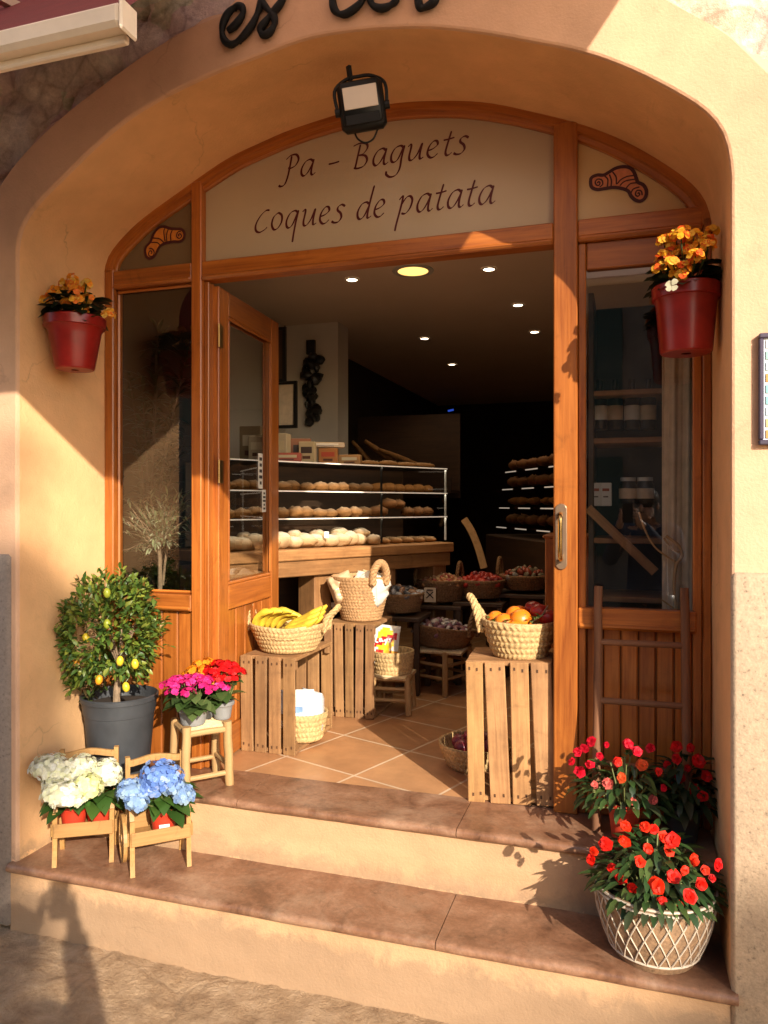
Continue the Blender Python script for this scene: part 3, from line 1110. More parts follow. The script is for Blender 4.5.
ZS0, ZS1 = 1.16, 1.232
rail('window_sill', XJ1 + .001, XLM0 - .001, ZS0, ZS1, FY - .006)
boards('boarded_panel', XJ1 + .001, XLM0 - .001, ZL, ZS0 - .002, FY + .03, 5, sf)
pane(XJ1, XLM0, ZS1, ZB, FY + .04, sf)
mb = MB(); bead_quad(mb, XJ1 + .001, XLM0 - .001, ZS1 + .001, ZB - .001, FY + .03, .014)
mb.build('glazing_bead', W, sf, smooth=False)

# right leaf: the fixed glazed leaf
lx0, lx1 = XRM1 + .001, XK0 - .001
post('leaf_stile', lx0, lx0 + .028, ZL + .0, ZB - .001, FY + .02, .045)
post('leaf_stile', lx1 - .03, lx1, ZL + .0, ZB - .001, FY + .02, .045)
rail('leaf_head', lx0 + .03, lx1 - .032, ZB - .10, ZB - .001, FY + .022, .04, mold=False)
rail('window_sill', lx0 + .001, lx1 - .02, ZS0 + .008, ZS1 + .012, FY - .002, .06)
boards('boarded_panel', lx0 + .028, lx1 - .03, ZL + .10, ZS0 + .006, FY + .045, 6, sf)
rail('bottom_rail', lx0 + .03, lx1 - .032, ZL + .002, ZL + .10, FY + .018, .045)
pane(lx0 + .028, lx1 - .03, ZS1 + .012, ZB - .1, FY + .042, sf)

# door pull on the post
pl = MB()
hx, hz = at(562.5, 536, FY).x - .004, (at(562, 503, FY).z + at(562, 570, FY).z) / 2
prof = []
for k in range(28):
    a = 2 * PI * k / 28
    prof.append((math.cos(a) * .021, math.sin(a) * .021 + (.10 if math.sin(a) > 0 else -.10)))
V = [Vector((hx + x, FY - .0045, hz + z)) for x, z in prof] + [Vector((hx + x, FY - .010, hz + z)) for x, z in prof] + [Vector((hx + x * .85, FY - .012, hz + z * .985)) for x, z in prof]
nn = 28
pl.add(V, [(i, (i + 1) % nn, nn + (i + 1) % nn, nn + i) for i in range(nn)] + [(nn + i, nn + (i + 1) % nn, 2 * nn + (i + 1) % nn, 2 * nn + i) for i in range(nn)] + [tuple(range(2 * nn, 3 * nn))])
hp = pl.build('pull_handle', M['plate'], sf, angle=30)
mb = MB()
mb.tube(spline([(hx, FY - .01, hz + .085), (hx, FY - .045, hz + .08), (hx, FY - .06, hz + .06), (hx, FY - .062, hz), (hx, FY - .06, hz - .06), (hx, FY - .045, hz - .08), (hx, FY - .01, hz - .085)], 6), .0085, 10)
mb.build('grip', M['brass'], hp)

# ---- open left door leaf
DX, DY = -1.712, 0.575
dl = bpy.data.objects.new('door_leaf', None); col.objects.link(dl); dl.parent = sf
dl.location = (DX, DY, ZL); dl.rotation_euler = (0, 0, R(94))
DW, DH = 0.70, ZB - ZL - .012
def dbox(name, x0, x1, z0, z1, dep=.045, gr=2):
    mb = MB()
    mb.box(((x0 + x1) / 2, 0, (z0 + z1) / 2), (x1 - x0, dep, z1 - z0), bev=.004, grain=gr)
    return mb.build(name, W, dl, smooth=False)
dbox('door_stile', 0, .10, .006, DH)
dbox('door_stile', DW - .10, DW, .006, DH)
dbox('door_rail', .101, DW - .101, DH - .11, DH, .043, 0)
dbox('door_rail', .101, DW - .101, .665, .775, .043, 0)
dbox('door_rail', .101, DW - .101, .006, .14, .043, 0)
mb = MB()
for k in range(5):
    w = (DW - .202) / 5
    mb.box((.101 + w * (k + .5), 0, .4025), (w - .004, .02, .524), bev=.005, grain=2)
mb.build('door_panel', W, dl, smooth=False)
mb = MB(); mb.add([(.1, 0, .775), (DW - .1, 0, .775), (DW - .1, 0, DH - .11), (.1, 0, DH - .11)], [(0, 1, 2, 3)])
mb.build('glass_pane', M['glass'], dl, smooth=False)
mb = MB()
for s in (-1, 1):
    for zz in (.783, DH - .118):
        mb.box((DW / 2, s * .016, zz), (DW - .2, .012, .016), bev=.005, grain=0)
    for xx in (.108, DW - .108):
        mb.box((xx, s * .0165, (.775 + DH - .11) / 2), (.016, .011, DH - .11 - .775 - .034), bev=.005, grain=2)
mb.build('glazing_bead', W, dl, smooth=False)
for zz in (1.87, 1.28, .3):
    mb = MB()
    mb.box((.012, -.026, zz), (.045, .004, .10), bev=.001)
    mb.tube([(-.008, -.028, zz - .05), (-.008, -.028, zz + .05)], .007, 8)
    mb.build('hinge', M['hinge'], dl)
# paper notices stuck to the door glass
for (px0, py0, px1, py1) in ((253, 455, 261, 489), (257, 490, 265, 512)):
    p = at(px0, py0, 1.17); q = at(px1, py1, 1.17)
    w, h_ = (.052, p.z - q.z) if px0 == 253 else (.045, p.z - q.z)
    mb = MB(); mb.box((.50 if px0 == 253 else .545, -.004, (p.z + q.z) / 2 - ZL), (w, .002, h_), colour=(1, 1, 1))
    nb = mb.build('notice', M['paper'], dl, smooth=False)
    mb = MB()
    for k in range(5):
        mb.box((.50 if px0 == 253 else .545, -.0058, (p.z + q.z) / 2 - ZL + h_ * (.34 - .17 * k)), (w * random.uniform(.35, .75), .001, h_ * .09), colour=(1, 1, 1))
    mb.build('print', M['black'], nb, smooth=False)
# right leaf swung fully inward
dr = bpy.data.objects.new('door_leaf', None); col.objects.link(dr); dr.parent = sf
dr.location = (XRM0 + .03, DY + .02, ZL); dr.rotation_euler = (0, 0, R(88))
for ch in list(dl.children):
    if ch.name.split('.')[0] in ('door_stile', 'door_rail', 'door_panel', 'glass_pane', 'glazing_bead'):
        c = ch.copy(); col.objects.link(c); c.parent = dr

# ================================================================== WRITING
def nib_ribbon(mb, pts, w, Y, nib=R(35), wmin=0.28, bump_=0.0):
    n = len(pts)
    vs_, fs = [], []
    nv = (math.cos(nib), math.sin(nib))
    for i, p in enumerate(pts):
        a, b = pts[max(i - 1, 0)], pts[min(i + 1, n - 1)]
        t = Vector((b.x - a.x, b.z - a.z)); 
        if t.length < 1e-9: t = Vector((1, 0))
        t.normalize()
        cr = abs(t.x * nv[1] - t.y * nv[0])
        hw = w * (wmin + (1 - wmin) * cr) / 2
        if i in (0, n - 1): hw *= .55
        y = Y - bump_ - i * 0.000004
        vs_ += [Vector((p.x - t.y * hw, y, p.z + t.x * hw)), Vector((p.x + t.y * hw, y, p.z - t.x * hw))]
    for i in range(n - 1):
        fs.append((2 * i, 2 * i + 1, 2 * i + 3, 2 * i + 2))
    mb.add(vs_, fs)

GL = {   # strokes in x-height units, upright; slanted later
 'a': (0.86, [[(.70, .86), (.52, 1.0), (.24, .88), (.06, .5), (.08, .16), (.24, .02), (.46, .22), (.68, .72), (.74, .98)], [(.74, .98), (.66, .45), (.66, .12), (.76, .02), (.92, .14)]]),
 'g': (0.86, [[(.72, .86), (.54, 1.0), (.26, .9), (.08, .55), (.10, .18), (.26, .06), (.48, .25), (.72, .95)], [(.76, 1.0), (.66, .3), (.62, -.35), (.44, -.72), (.14, -.8), (-.10, -.62), (-.12, -.42)]]),
 'u': (0.92, [[(-.02, .86), (.10, .98), (.16, .85), (.10, .3), (.16, .05), (.34, .08), (.56, .4), (.74, .96)], [(.76, .98), (.68, .35), (.72, .05), (.90, .12)]]),
 'e': (0.72, [[(.08, .46), (.34, .54), (.56, .74), (.50, .96), (.30, .96), (.10, .66), (.06, .28), (.22, .04), (.42, .04), (.62, .22)]]),
 't': (0.58, [[(.40, 1.42), (.28, .8), (.20, .26), (.26, .04), (.40, .04), (.54, .16)], [(.02, .94), (.30, .96), (.60, 1.02)]]),
 's': (0.66, [[(.66, .88), (.46, 1.0), (.26, .9), (.24, .7), (.44, .5), (.50, .24), (.34, .02), (.10, .0), (-.06, .1)]]),
 'c': (0.78, [[(.78, .92), (.56, 1.06), (.26, .86), (.04, .46), (.08, .12), (.30, -.02), (.58, .1), (.72, .24)]]),
 'C': (0.86, [[(.80, 1.22), (.56, 1.22), (.24, .92), (.02, .46), (.06, .10), (.30, -.04), (.60, .08), (.76, .22)]]),
 'o': (0.80, [[(.40, 1.0), (.14, .78), (.06, .36), (.22, .03), (.46, .08), (.66, .42), (.64, .80), (.44, .98), (.30, .94)]]),
 'q': (0.90, [[(.70, .88), (.52, 1.0), (.24, .88), (.06, .5), (.08, .16), (.24, .02), (.46, .22), (.72, .96)], [(.74, 1.0), (.64, .3), (.58, -.4), (.56, -.86)]]),
 'd': (0.86, [[(.66, .84), (.50, .96), (.24, .86), (.06, .5), (.08, .16), (.24, .02), (.46, .2), (.66, .7)], [(.86, 1.86), (.72, 1.0), (.64, .3), (.68, .04), (.88, .14)]]),
 'p': (0.86, [[(-.04, .84), (.12, 1.04), (.14, .8), (.04, .1), (-.06, -.5), (-.10, -.9)], [(.12, .56), (.34, .92), (.56, .98), (.70, .74), (.62, .32), (.40, .04), (.16, .06)]]),
 'P': (0.80, [[(.28, 1.38), (.24, .8), (.16, .1), (.02, -.35), (-.20, -.45), (-.34, -.36)], [(-.04, 1.2), (.22, 1.42), (.56, 1.42), (.72, 1.12), (.58, .76), (.30, .62), (.14, .66)]]),
 'B': (0.98, [[(.30, 1.44), (.22, .8), (.14, .06)], [(-.10, 1.40), (.26, 1.52), (.64, 1.44), (.72, 1.16), (.52, .86), (.26, .78)], [(.30, .80), (.64, .72), (.78, .42), (.62, .1), (.30, .0), (.06, .06)]]),
 '-': (0.78, [[(.06, .52), (.36, .54), (.68, .60)]]),
 ' ': (0.50, []),
}
def write(name, text, x0, x1, zbase, xh, wpen, Y, mat, parent, slant=0.12, track=0.12):
    tot = sum(GL[c][0] + track for c in text) - track
    sx = (x1 - x0) / tot
    cx = 0
    off = 0
    for c in text:
        adv, strokes = GL[c]
        mb = MB()
        for st in strokes:
            pts = [Vector((x0 + (cx + p[0]) * sx + slant * p[1] * xh, 0, zbase + p[1] * xh)) for p in st]
            off += 1
            nib_ribbon(mb, spline(pts, 7), wpen, Y, bump_=.0015 + .00025 * (off % 3))
        if strokes: mb.build(name, mat, parent, smooth=False)
        cx += adv + track
l1a, l1b = at(283, 186, PY), at(469, 155, PY)
write('letter', 'Pa - Baguets', at(285, 180, PY).x, at(467, 152, PY).x, at(310, 175.5, PY).z, .066, .0105, PY, M['ink'], panC)
write('letter', 'Coques de patata', at(255, 230, PY).x, at(494, 200, PY).x, at(300, 227.0, PY).z, .070, .0105, PY, M['ink'], panC)

def croissant(pxf, sx, sy, ox, oy, outline, lines, fillmat, parent, Y):
    """emblem painted on a panel: dark outline, filled body, inner curls"""
    def P(p): return at(ox + p[0] * sx, oy + p[1] * sy, Y)
    o = [P(p) for p in outline]
    o = spline(o, 8, True)
    c = sum(o, Vector()) / len(o)
    import mathutils.geometry as mg
    tri = mg.tessellate_polygon([[Vector((p.x, p.z, 0)) for p in o]])
    mb = MB(); mb.add([Vector((p.x, Y - .0015, p.z)) for p in o], [tuple(t) for t in tri])
    body = mb.build('croissant_emblem', fillmat, parent, smooth=False)
    mb = MB()
    nib_ribbon(mb, o + [o[0], o[1]], .0125, Y, wmin=.95, bump_=.0025)
    for k, l in enumerate(lines):
        nib_ribbon(mb, spline([P(p) for p in l], 6), .0055, Y, wmin=.8, bump_=.0032 + .0003 * (k % 3))
    mb.build('outline', M['crust_line'], body, smooth=False)
# right emblem in its crop's own units (crop 575..655 x 155..215 at 9.6x)
outR = [(150, 250), (165, 215), (215, 195), (275, 195), (330, 165), (390, 130), (460, 115), (525, 125), (565, 165), (590, 230), (605, 265), (655, 290), (685, 345), (675, 410), (630, 445), (580, 435), (540, 400), (510, 350), (450, 325), (370, 315), (290, 325), (215, 335), (160, 310)]
linR = [[(215, 275), (225, 260), (240, 270), (230, 295), (205, 290), (195, 260), (220, 235), (258, 245), (265, 285), (235, 312)],
        [(285, 205), (315, 240), (310, 310)], [(330, 190), (350, 250), (345, 312)], [(360, 165), (395, 215), (400, 280), (440, 240), (500, 210), (565, 200)],
        [(430, 300), (480, 255), (580, 235)], [(490, 325), (530, 280), (600, 270)],
        [(600, 375), (612, 365), (620, 385), (600, 400), (580, 380), (595, 345), (635, 350), (645, 390)], [(535, 375), (560, 330), (620, 310)]]
croissant(None, 1 / 9.6, 1 / 9.6, 575, 155, outR, linR, M['crust_fill_red'], panR, PY)
outL = [(170, 400), (180, 350), (225, 300), (245, 250), (275, 190), (320, 140), (380, 130), (440, 150), (510, 155), (570, 160), (600, 205), (590, 265), (545, 295), (480, 295), (400, 310), (345, 335), (310, 380), (280, 445), (230, 480), (185, 460)]
linL = [[(235, 430), (245, 410), (230, 395), (210, 415), (215, 450), (250, 455), (270, 415), (250, 375), (215, 370)],
        [(250, 255), (330, 265), (380, 310)], [(230, 305), (300, 305), (335, 335)], [(390, 140), (375, 190), (390, 295)], [(425, 160), (405, 220), (410, 300)], [(470, 170), (450, 220), (455, 295)],
        [(545, 235), (535, 220), (555, 210), (570, 235), (545, 260), (515, 235), (530, 190), (565, 180)]]
croissant(None, 70 / 768, 50 / 549, 130, 215, outL, linL, M['crust_fill'], panL, PY)

# iron script over the arch ("es co r...")
ltr = thing('shop_sign_lettering', 'black wrought iron handwritten sign letters fixed above the arch', 'sign', (0, 0, 0))
def letter(pts, w=0.0118, n=7):
    mb = MB()
    P = [at(x, y, -.016) for x, y in pts]
    sp = spline(P, n)
    mb.tube(sp, [w * (0.8 + .35 * abs(math.sin(i * .21))) for i in range(len(sp))], 8)
    for k in (len(sp) // 3, 2 * len(sp) // 3):     # little stand-off pins into the wall
        mb.tube([sp[k], sp[k] + Vector((0, .03, 0))], .004, 6)
    return mb.build('letter', M['black_iron'], ltr, angle=180)
def cr(x, y): return (210 + x * 90 / 768, y * 60 / 512)
letter([cr(150, 265), cr(215, 215), cr(275, 130), cr(275, 65), cr(225, 55), cr(150, 120), cr(105, 230), cr(115, 330), cr(180, 380), cr(270, 325), cr(360, 210), cr(415, 90), cr(440, 10), (263, -6)])
letter([(263, -6), cr(440, 10), cr(490, 75), cr(540, 130), cr(550, 200), cr(510, 275), cr(450, 300), cr(430, 250), cr(470, 190), cr(530, 115), cr(600, 30), (286, -8)])
def c2(x, y): return (310 + x * 140 / 768, y * 40 / 219)
letter([(352, -22), (343, -28), (334, -16), c2(125, 20), c2(150, 70), c2(200, 75), c2(270, 25), (366, -6)])
letter([(378, -20), (370, -12), c2(335, 15), c2(380, 45), c2(430, 35), c2(470, 0), (396, -14), (388, -22), (376, -16), ])
letter([(402, -24), (410, -20), (416, -22), c2(595, 10), c2(610, 45), c2(660, 25), c2(690, 0), (440, -8)])
# ================================================================== OBJECT BUILDERS
def basket_wall(r0, r1, h, rows=6, n=None, ell=1.0, strands=None, pow_=0.85, amp=.0045, wob=0.0):
    strands = strands or int(r1 * 290)
    n = n or max(120, strands * 5)
    amp *= .72
    def prof_r(t): return r0 + (r1 - r0) * t ** pow_
    seed = random.random() * 40
    mb = MB()
    per = 6
    V, Fc = [], []
    lv = []
    for i in range(rows * per + 1):
        t = i / (rows * per)
        lv.append(t)
        row = min(int(t * rows), rows - 1)
        u = t * rows - row
        sgn = 1 if row % 2 else -1
        for k in range(n):
            a = 2 * PI * k / n
            b = math.sin(PI * u) ** .6 if 0 < u < 1 else 0
            d = amp * (b * .9 + .75 * b * math.cos(strands * a + sgn * (u - .5) * 3.4 + row))
            w = wob * noise.noise(Vector((math.cos(a) * 1.5, math.sin(a) * 1.5, seed)))
            r = prof_r(t) + d + w * t
            V.append(Vector((math.cos(a) * r * ell, math.sin(a) * r, h * t + (w * .7 if t > .6 else 0))))
    m = rows * per + 1
    for i in range(m - 1):
        for k in range(n):
            k2 = (k + 1) % n
            Fc.append((i * n + k, i * n + k2, (i + 1) * n + k2, (i + 1) * n + k))
    # rim roll and inside
    b0 = len(V)
    for j, (dr, dz) in enumerate(((.002, .006), (-.006, .008), (-.012, .002), (-.013, -.02))):
        for k in range(n):
            a = 2 * PI * k / n
            w = wob * noise.noise(Vector((math.cos(a) * 1.5, math.sin(a) * 1.5, seed)))
            q = .0025 * math.cos(strands * a)
            r = r1 + dr + q + w
            V.append(Vector((math.cos(a) * r * ell, math.sin(a) * r, h + dz + w * .7)))
    for k in range(n):
        a = 2 * PI * k / n
        r = prof_r(.12) - .013
        V.append(Vector((math.cos(a) * r * ell, math.sin(a) * r, h * .12)))
    for j in range(5):
        base = (m - 1) * n if j == 0 else b0 + (j - 1) * n
        nx_ = b0 + j * n
        for k in range(n):
            k2 = (k + 1) % n
            Fc.append((base + k, base + k2, nx_ + k2, nx_ + k))
    Fc.append(tuple(b0 + 4 * n + k for k in range(n)))
    Fc.append(tuple(range(n - 1, -1, -1)))
    mb.add(V, Fc)
    return mb

def rope_tube(mb, pts, r=.011):
    """three-strand rope along a path"""
    P = spline(pts, 10)
    for s in range(3):
        q = []
        nrm = None
        for i, p in enumerate(P):
            t = (P[min(i + 1, len(P) - 1)] - P[max(i - 1, 0)]).normalized()
            if nrm is None: nrm = t.orthogonal().normalized()
            nrm = (nrm - t * nrm.dot(t)).normalized()
            a = i * .55 + s * 2 * PI / 3
            q.append(p + nrm * (math.cos(a) * r * .55) + t.cross(nrm) * (math.sin(a) * r * .55))
        mb.tube(q, r * .62, 7)
    return mb

def handle_loop(ang, rim, h, size, out=.02, ell=1.0, r=.011, lean=0.0):
    c = Vector((math.cos(ang) * rim * ell, math.sin(ang) * rim, h))
    tdir = Vector((-math.sin(ang) * ell, math.cos(ang), 0)).normalized()
    o = Vector((math.cos(ang), math.sin(ang), 0))
    w = size * .5
    pts = [c - tdir * w - Vector((0, 0, .03)), c - tdir * w * 1.05 + o * out * .4 + Vector((0, 0, size * .35)),
           c - tdir * w * .55 + o * (out + lean * .7) + Vector((0, 0, size * .85)), c + o * (out + lean) + Vector((0, 0, size)), c + tdir * w * .55 + o * (out + lean * .7) + Vector((0, 0, size * .85)),
           c + tdir * w * 1.05 + o * out * .4 + Vector((0, 0, size * .35)), c + tdir * w - Vector((0, 0, .03))]
    return rope_tube(MB(), pts, r)

def pot_mb(r0, r1, h, lip=.008, liph=.022, n=40, wall=.006, ribs=0):
    prof = [(r0 * .2, .0), (r0 - .004, 0), (r0, .004)]
    k = 10
    for i in range(1, k):
        t = i / k
        prof.append((r0 + (r1 - r0) * t * (1 - liph / h), t * (h - liph)))
    prof += [(r1 - .001, h - liph - .001), (r1 + lip, h - liph + .002), (r1 + lip + .001, h - .004), (r1 + lip - .003, h), (r1 - wall + lip * .3, h - .001), (r1 - wall, h - .01), (r1 - wall - .004, h * .75)]
    return MB().lathe(prof, n)

def petal_flower(mb, c, nrm, r, npet, colour, cup=.25, roll=0.0, wid=0.62, notch=0.0, cvar=.14, eye=None):
    """one open blossom: rounded petals about an axis"""
    c, nrm = Vector(c), Vector(nrm).normalized()
    x = nrm.orthogonal().normalized()
    y = nrm.cross(x)
    for k in range(npet):
        a = roll + 2 * PI * k / npet + random.uniform(-.1, .1)
        d = x * math.cos(a) + y * math.sin(a)
        s = nrm.cross(d)
        L = r * random.uniform(.88, 1.1)
        w = L * wid
        q = random.uniform(.6, 1.3) * cup
        b = c + nrm * (.0012 * (k % 3))
        vs_ = [b, b + d * L * .45 - s * w * .72 + nrm * L * q * .5, b + d * L * .5 + nrm * L * q * .30, b + d * L * .45 + s * w * .72 + nrm * L * q * .5,
               b + d * L * .86 - s * w * .68 + nrm * L * q * .55, b + d * L * (1.0 - notch) + nrm * L * q * .35, b + d * L * .86 + s * w * .68 + nrm * L * q * .55]
        v = random.uniform(1 - cvar, 1 + cvar)
        cc = tuple(min(1, ch * v) for ch in colour)
        mb.add(vs_, [(0, 2, 1), (0, 3, 2), (1, 2, 5, 4), (2, 3, 6, 5)], None, cc, 0, smooth=True)
    if eye:
        mb.blob(c + nrm * r * .1, (r * .14, r * .14, r * .12), None, 6, 4, colour=eye)
    return mb

def rnd_dir(zmin=-1.0):
    while True:
        v = Vector((random.uniform(-1, 1), random.uniform(-1, 1), random.uniform(-1, 1)))
        if .05 < v.length < 1 and v.normalized().z >= zmin:
            return v.normalized()

def crate(name, label, w, d, h, loc, rz, open_side, slats=4, gaps=.012, lean=0.0, dark=1.0, group='slatted wooden crates'):
    """fruit crate stood on end: slats run up the sides, one side left open"""
    t = thing(name, label, 'crate', loc, rz, group, rot=(0, lean, rz))
    th = .011
    def k(): 
        q = random.uniform(.8, 1.05) * dark
        return (q, q * random.uniform(.95, 1), q * random.uniform(.88, 1))
    # end boards (top and bottom) each of solid planks
    for nm, z in (('end_board', .009), ('end_board', h - .009)):
        mb = MB()
        n = 3
        wd = (d - 2 * th - .004) / n
        for i in range(n):
            mb.box((w / 2, th + .002 + wd * (i + .5), z), (w - .004, wd - .004, .018), bev=.003, colour=k(), grain=0)
        mb.build(nm, M['crate'], t, smooth=False)
    # corner battens
    for x in (.016, w - .016):
        for y in (th + .015, d - th - .015):
            for zz in (.038, h - .038):
                mb = MB(); mb.box((x, y, zz), (.028, .026, .036), bev=.003, colour=k())
                mb.build('corner_block', M['crate'], t, smooth=False)
    sides = {'front': 0, 'back': 0, 'left': 0, 'right': 0}
    for sd in ('front', 'back', 'left', 'right'):
        if sd == open_side:
            continue
        L = w if sd in ('front', 'back') else d - 2 * th
        n = slats if sd in ('front', 'back') else max(2, slats - 1)
        ws = [random.uniform(.9, 1.12) for _ in range(n)]
        tot = sum(ws)
        ws = [q / tot * (L - gaps * (n - 1)) for q in ws]
        p = 0
        for wv in ws:
            mb = MB()
            c = p + wv / 2
            p += wv + gaps
            tilt = Matrix.Rotation(random.uniform(-.018, .018), 3, 'Y' if sd in ('front', 'back') else 'X')
            dz = random.uniform(-.004, .0)
            if sd in ('front', 'back'):
                y = th / 2 if sd == 'front' else d - th / 2
                ctr = Vector((c, y, h / 2 + dz))
                mb.box(ctr, (wv, th, h + .002), tilt, .003, k(), grain=2)
                yy = y - th / 2 - .0008 if sd == 'front' else y + th / 2 + .0008
                for zz in (.03, h - .03):
                    for xx in (-wv * .22, wv * .22):
                        mb.box((c + xx, yy, zz + random.uniform(-.004, .004)), (.007, .0016, .012), colour=(.25, .2, .17))
            else:
                x = th / 2 if sd == 'left' else w - th / 2
                mb.box((x, th + c, h / 2 + dz), (th, wv, h + .002), tilt, .003, k(), grain=2)
            mb.build('slat', M['crate'], t, smooth=False)
    return t

# ================================================================== CRATES AND BASKETS AT THE DOOR
# crate with the banana basket
cr1 = crate('wooden_crate', 'slatted wooden crate standing on end under the banana basket, open side facing the doorway', .275, .46, .44, (-1.706, .80, ZL), 0.0, 'right', 4, dark=.82)
cr2 = crate('wooden_crate', 'slatted wooden crate standing on end under the tall bread basket', .285, .34, .50, (-1.56, 1.46, ZL), 0.0, 'right', 5, dark=.86)
cr3 = crate('wooden_crate', 'tall pale slatted crate standing on end under the orange basket by the door post', .328, .32, .535, (-.578, .525, ZL), R(3.5), 'back', 4, .014, lean=R(-1.8), dark=1.12)

def place_basket(name, label, r0, r1, h, loc, mat, rows, ell=1.0, rz=0.0, wob=.004, amp=.0045, strands=None, tilt=(0, 0), group=None, cat='basket'):
    t = thing(name, label, cat, loc, rz, group, rot=(tilt[0], tilt[1], rz))
    basket_wall(r0, r1, h, rows, ell=ell, wob=wob, amp=amp, strands=strands).build('woven_body', M[mat], t, angle=180)
    return t

bb = place_basket('banana_basket', 'wide shallow esparto basket holding bananas on the left crate', .125, .185, .125, (-1.548, .985, ZL + .443), 'wicker', 6, 1.0, wob=.012)
handle_loop(R(186), .185, .125, .085, .012, r=.012).build('handle', M['wicker'], bb)
handle_loop(R(8), .185, .125, .085, .03, r=.012, lean=.03).build('handle', M['wicker'], bb)

def banana(mb, p, d0, bend_dir, L=.17, r=.019, bend=.9, colour=(.72, .50, .045)):
    p, d, bd = Vector(p), Vector(d0).normalized(), Vector(bend_dir).normalized()
    pts, rad, q = [], [], p.copy()
    n = 12
    ax = d.cross(bd).normalized()
    for i in range(n + 1):
        t = i / n
        pts.append(q.copy())
        f = min(1, .32 + 2.6 * t) if t < .3 else (1.0 if t < .78 else max(.28, 1 - 3.2 * (t - .78)))
        if t < .1: f = .34
        rad.append(r * f)
        q = q + d * (L / n)
        d = Matrix.Rotation(bend / n, 3, ax) @ d
    k = random.uniform(.9, 1.08)
    b = len(mb.f)
    mb.tube(pts, rad, 6, colour=tuple(c * k for c in colour))
    nf = len(mb.f) - b
    for i in range(nf):          # dark tip and greenish-brown stalk
        row = i // 6
        if i == nf - 1: mb.c[b + i] = (.10, .06, .02)
        elif row <= 0 or i == nf - 2: mb.c[b + i] = (.33, .24, .05)
    return mb

b1 = thing('banana_bunch', 'yellow bananas curving upwards at the left side of the basket', 'bananas', (-1.62, .93, ZL + .52), 0, 'banana bunches in the basket')
for k in range(5):
    a = -.9 + .22 * k
    mb = MB()
    banana(mb, (-.065 + .028 * k * .6, -.01 + .02 * k, .0), (-.25 + .1 * k, -.12 + .03 * k, 1.0), (1, -.05 + .05 * k, -.2), .205 - .012 * abs(k - 2), .0195, 2.1)
    mb.build('banana', M['banana'], b1, angle=60)
b2 = thing('banana_bunch', 'yellow bananas lying slanted to the right side of the basket', 'bananas', (-1.56, .95, ZL + .535), 0, 'banana bunches in the basket')
for k in range(6):
    mb = MB()
    banana(mb, (.018 + .006 * (k % 3), -.085 + .026 * k, .012 + .012 * (k % 3)), (1, .10 - .03 * k, .10 + .06 * (k % 3)), (.1, .05, 1), .205, .020, .55)
    mb.build('banana', M['banana'], b2, angle=60)

bag_b = place_basket('small_basket', 'small straw basket of white bags inside the left crate', .085, .115, .125, (-1.475, 1.0, ZL + .02), 'wicker', 5, 1.0, wob=.003)
def crumpled_bag(name, label, cat, loc, size, colour, rz=0, group=None, mat='packet', seed=0, band=None, rot=None):
    """pillow-shaped packet with crimped ends and creases"""
    mb = MB()
    nx, nz = 14, 18
    w, th, h = size
    V, Fc, Cc = [], [], []
    for side in (1, -1):
        for j in range(nz + 1):
            for i in range(nx + 1):
                u, v = i / nx * 2 - 1, j / nz * 2 - 1
                b = max(0, (1 - u ** 4) * (1 - abs(v) ** 3)) ** .5
                nz_ = noise.noise(Vector((u * 2.1 + seed, v * 2.1, side * 3))) * .22 + abs(noise.noise(Vector((u * 4 + seed, v * 4, side)))) * .22
                V.append(Vector((u * w / 2 * (1 - .06 * b), -side * th / 2 * b * (1 + nz_ * 2) - .0006 * side, v * h / 2 * (1 - .03 * b) + h / 2)))
    m = (nx + 1) * (nz + 1)
    for s in (0, 1):
        for j in range(nz):
            for i in range(nx):
                a = s * m + j * (nx + 1) + i
                q = (a, a + 1, a + nx + 2, a + nx + 1)
                Fc.append(q if s == 0 else q[::-1])
                u, v = (i + .5) / nx * 2 - 1, (j + .5) / nz * 2 - 1
                c = colour
                if band and s == 0:
                    c = band(u, v) or colour
                Cc.append(c)
    mb.add(V, Fc, None, colour, 0, Cc, smooth=True)
    o = mb.build(name, M[mat], None, angle=180)
    o.location = loc
    o.rotation_euler = rot if rot else (0, 0, rz)
    return tag(o, label, cat, group)
def bl(u, v):
    if -.1 < v < .25 and abs(u) < .5: return (.20, .33, .55)
crumpled_bag('snack_bag', 'white plastic bag with blue print standing in the small crate basket', 'bag', (-1.495, .955, ZL + .075), (.17, .06, .185), (.66, .68, .70), R(20), 'white bags in the crate basket', seed=1, band=bl)
crumpled_bag('snack_bag', 'plain white plastic bag leaning at the back of the small crate basket', 'bag', (-1.44, 1.02, ZL + .07), (.16, .06, .175), (.70, .71, .72), R(-30), 'white bags in the crate basket', seed=5)

# tall bread basket on the second crate
tb = place_basket('bread_basket', 'tall tan wicker basket filled with bread bags on the middle crate', .105, .165, .235, (-1.405, 1.63, ZL + .503), 'wicker_tan', 14, 1.0, wob=.004, amp=.0035)
handle_loop(R(-35), .165, .235, .085, .01, r=.019).build('handle', M['wicker_tan'], tb)
for i, (x, y, rz, tl, c, lb) in enumerate(((-.06, -.06, 25, -.35, (.60, .42, .25), 'clear bag of sliced brown bread at the front left of the tall basket'),
                               (.02, .0, -10, .2, (.72, .64, .52), 'pale paper bread bag poking up in the middle of the tall basket'),
                               (-.02, .07, 60, .3, (.55, .36, .20), 'brown bread bag at the back of the tall basket'),
                               (.075, -.02, -50, .3, (.78, .72, .62), 'whitish bread bag by the handle of the tall basket'))):
    crumpled_bag('bread_bag', lb, 'bread bag', (-1.405 + x, 1.63 + y, ZL + .60), (.135, .15, .165), c, 0, 'bread bags in the tall basket', seed=i * 3 + 2, rot=(tl * .6, tl, R(rz)))

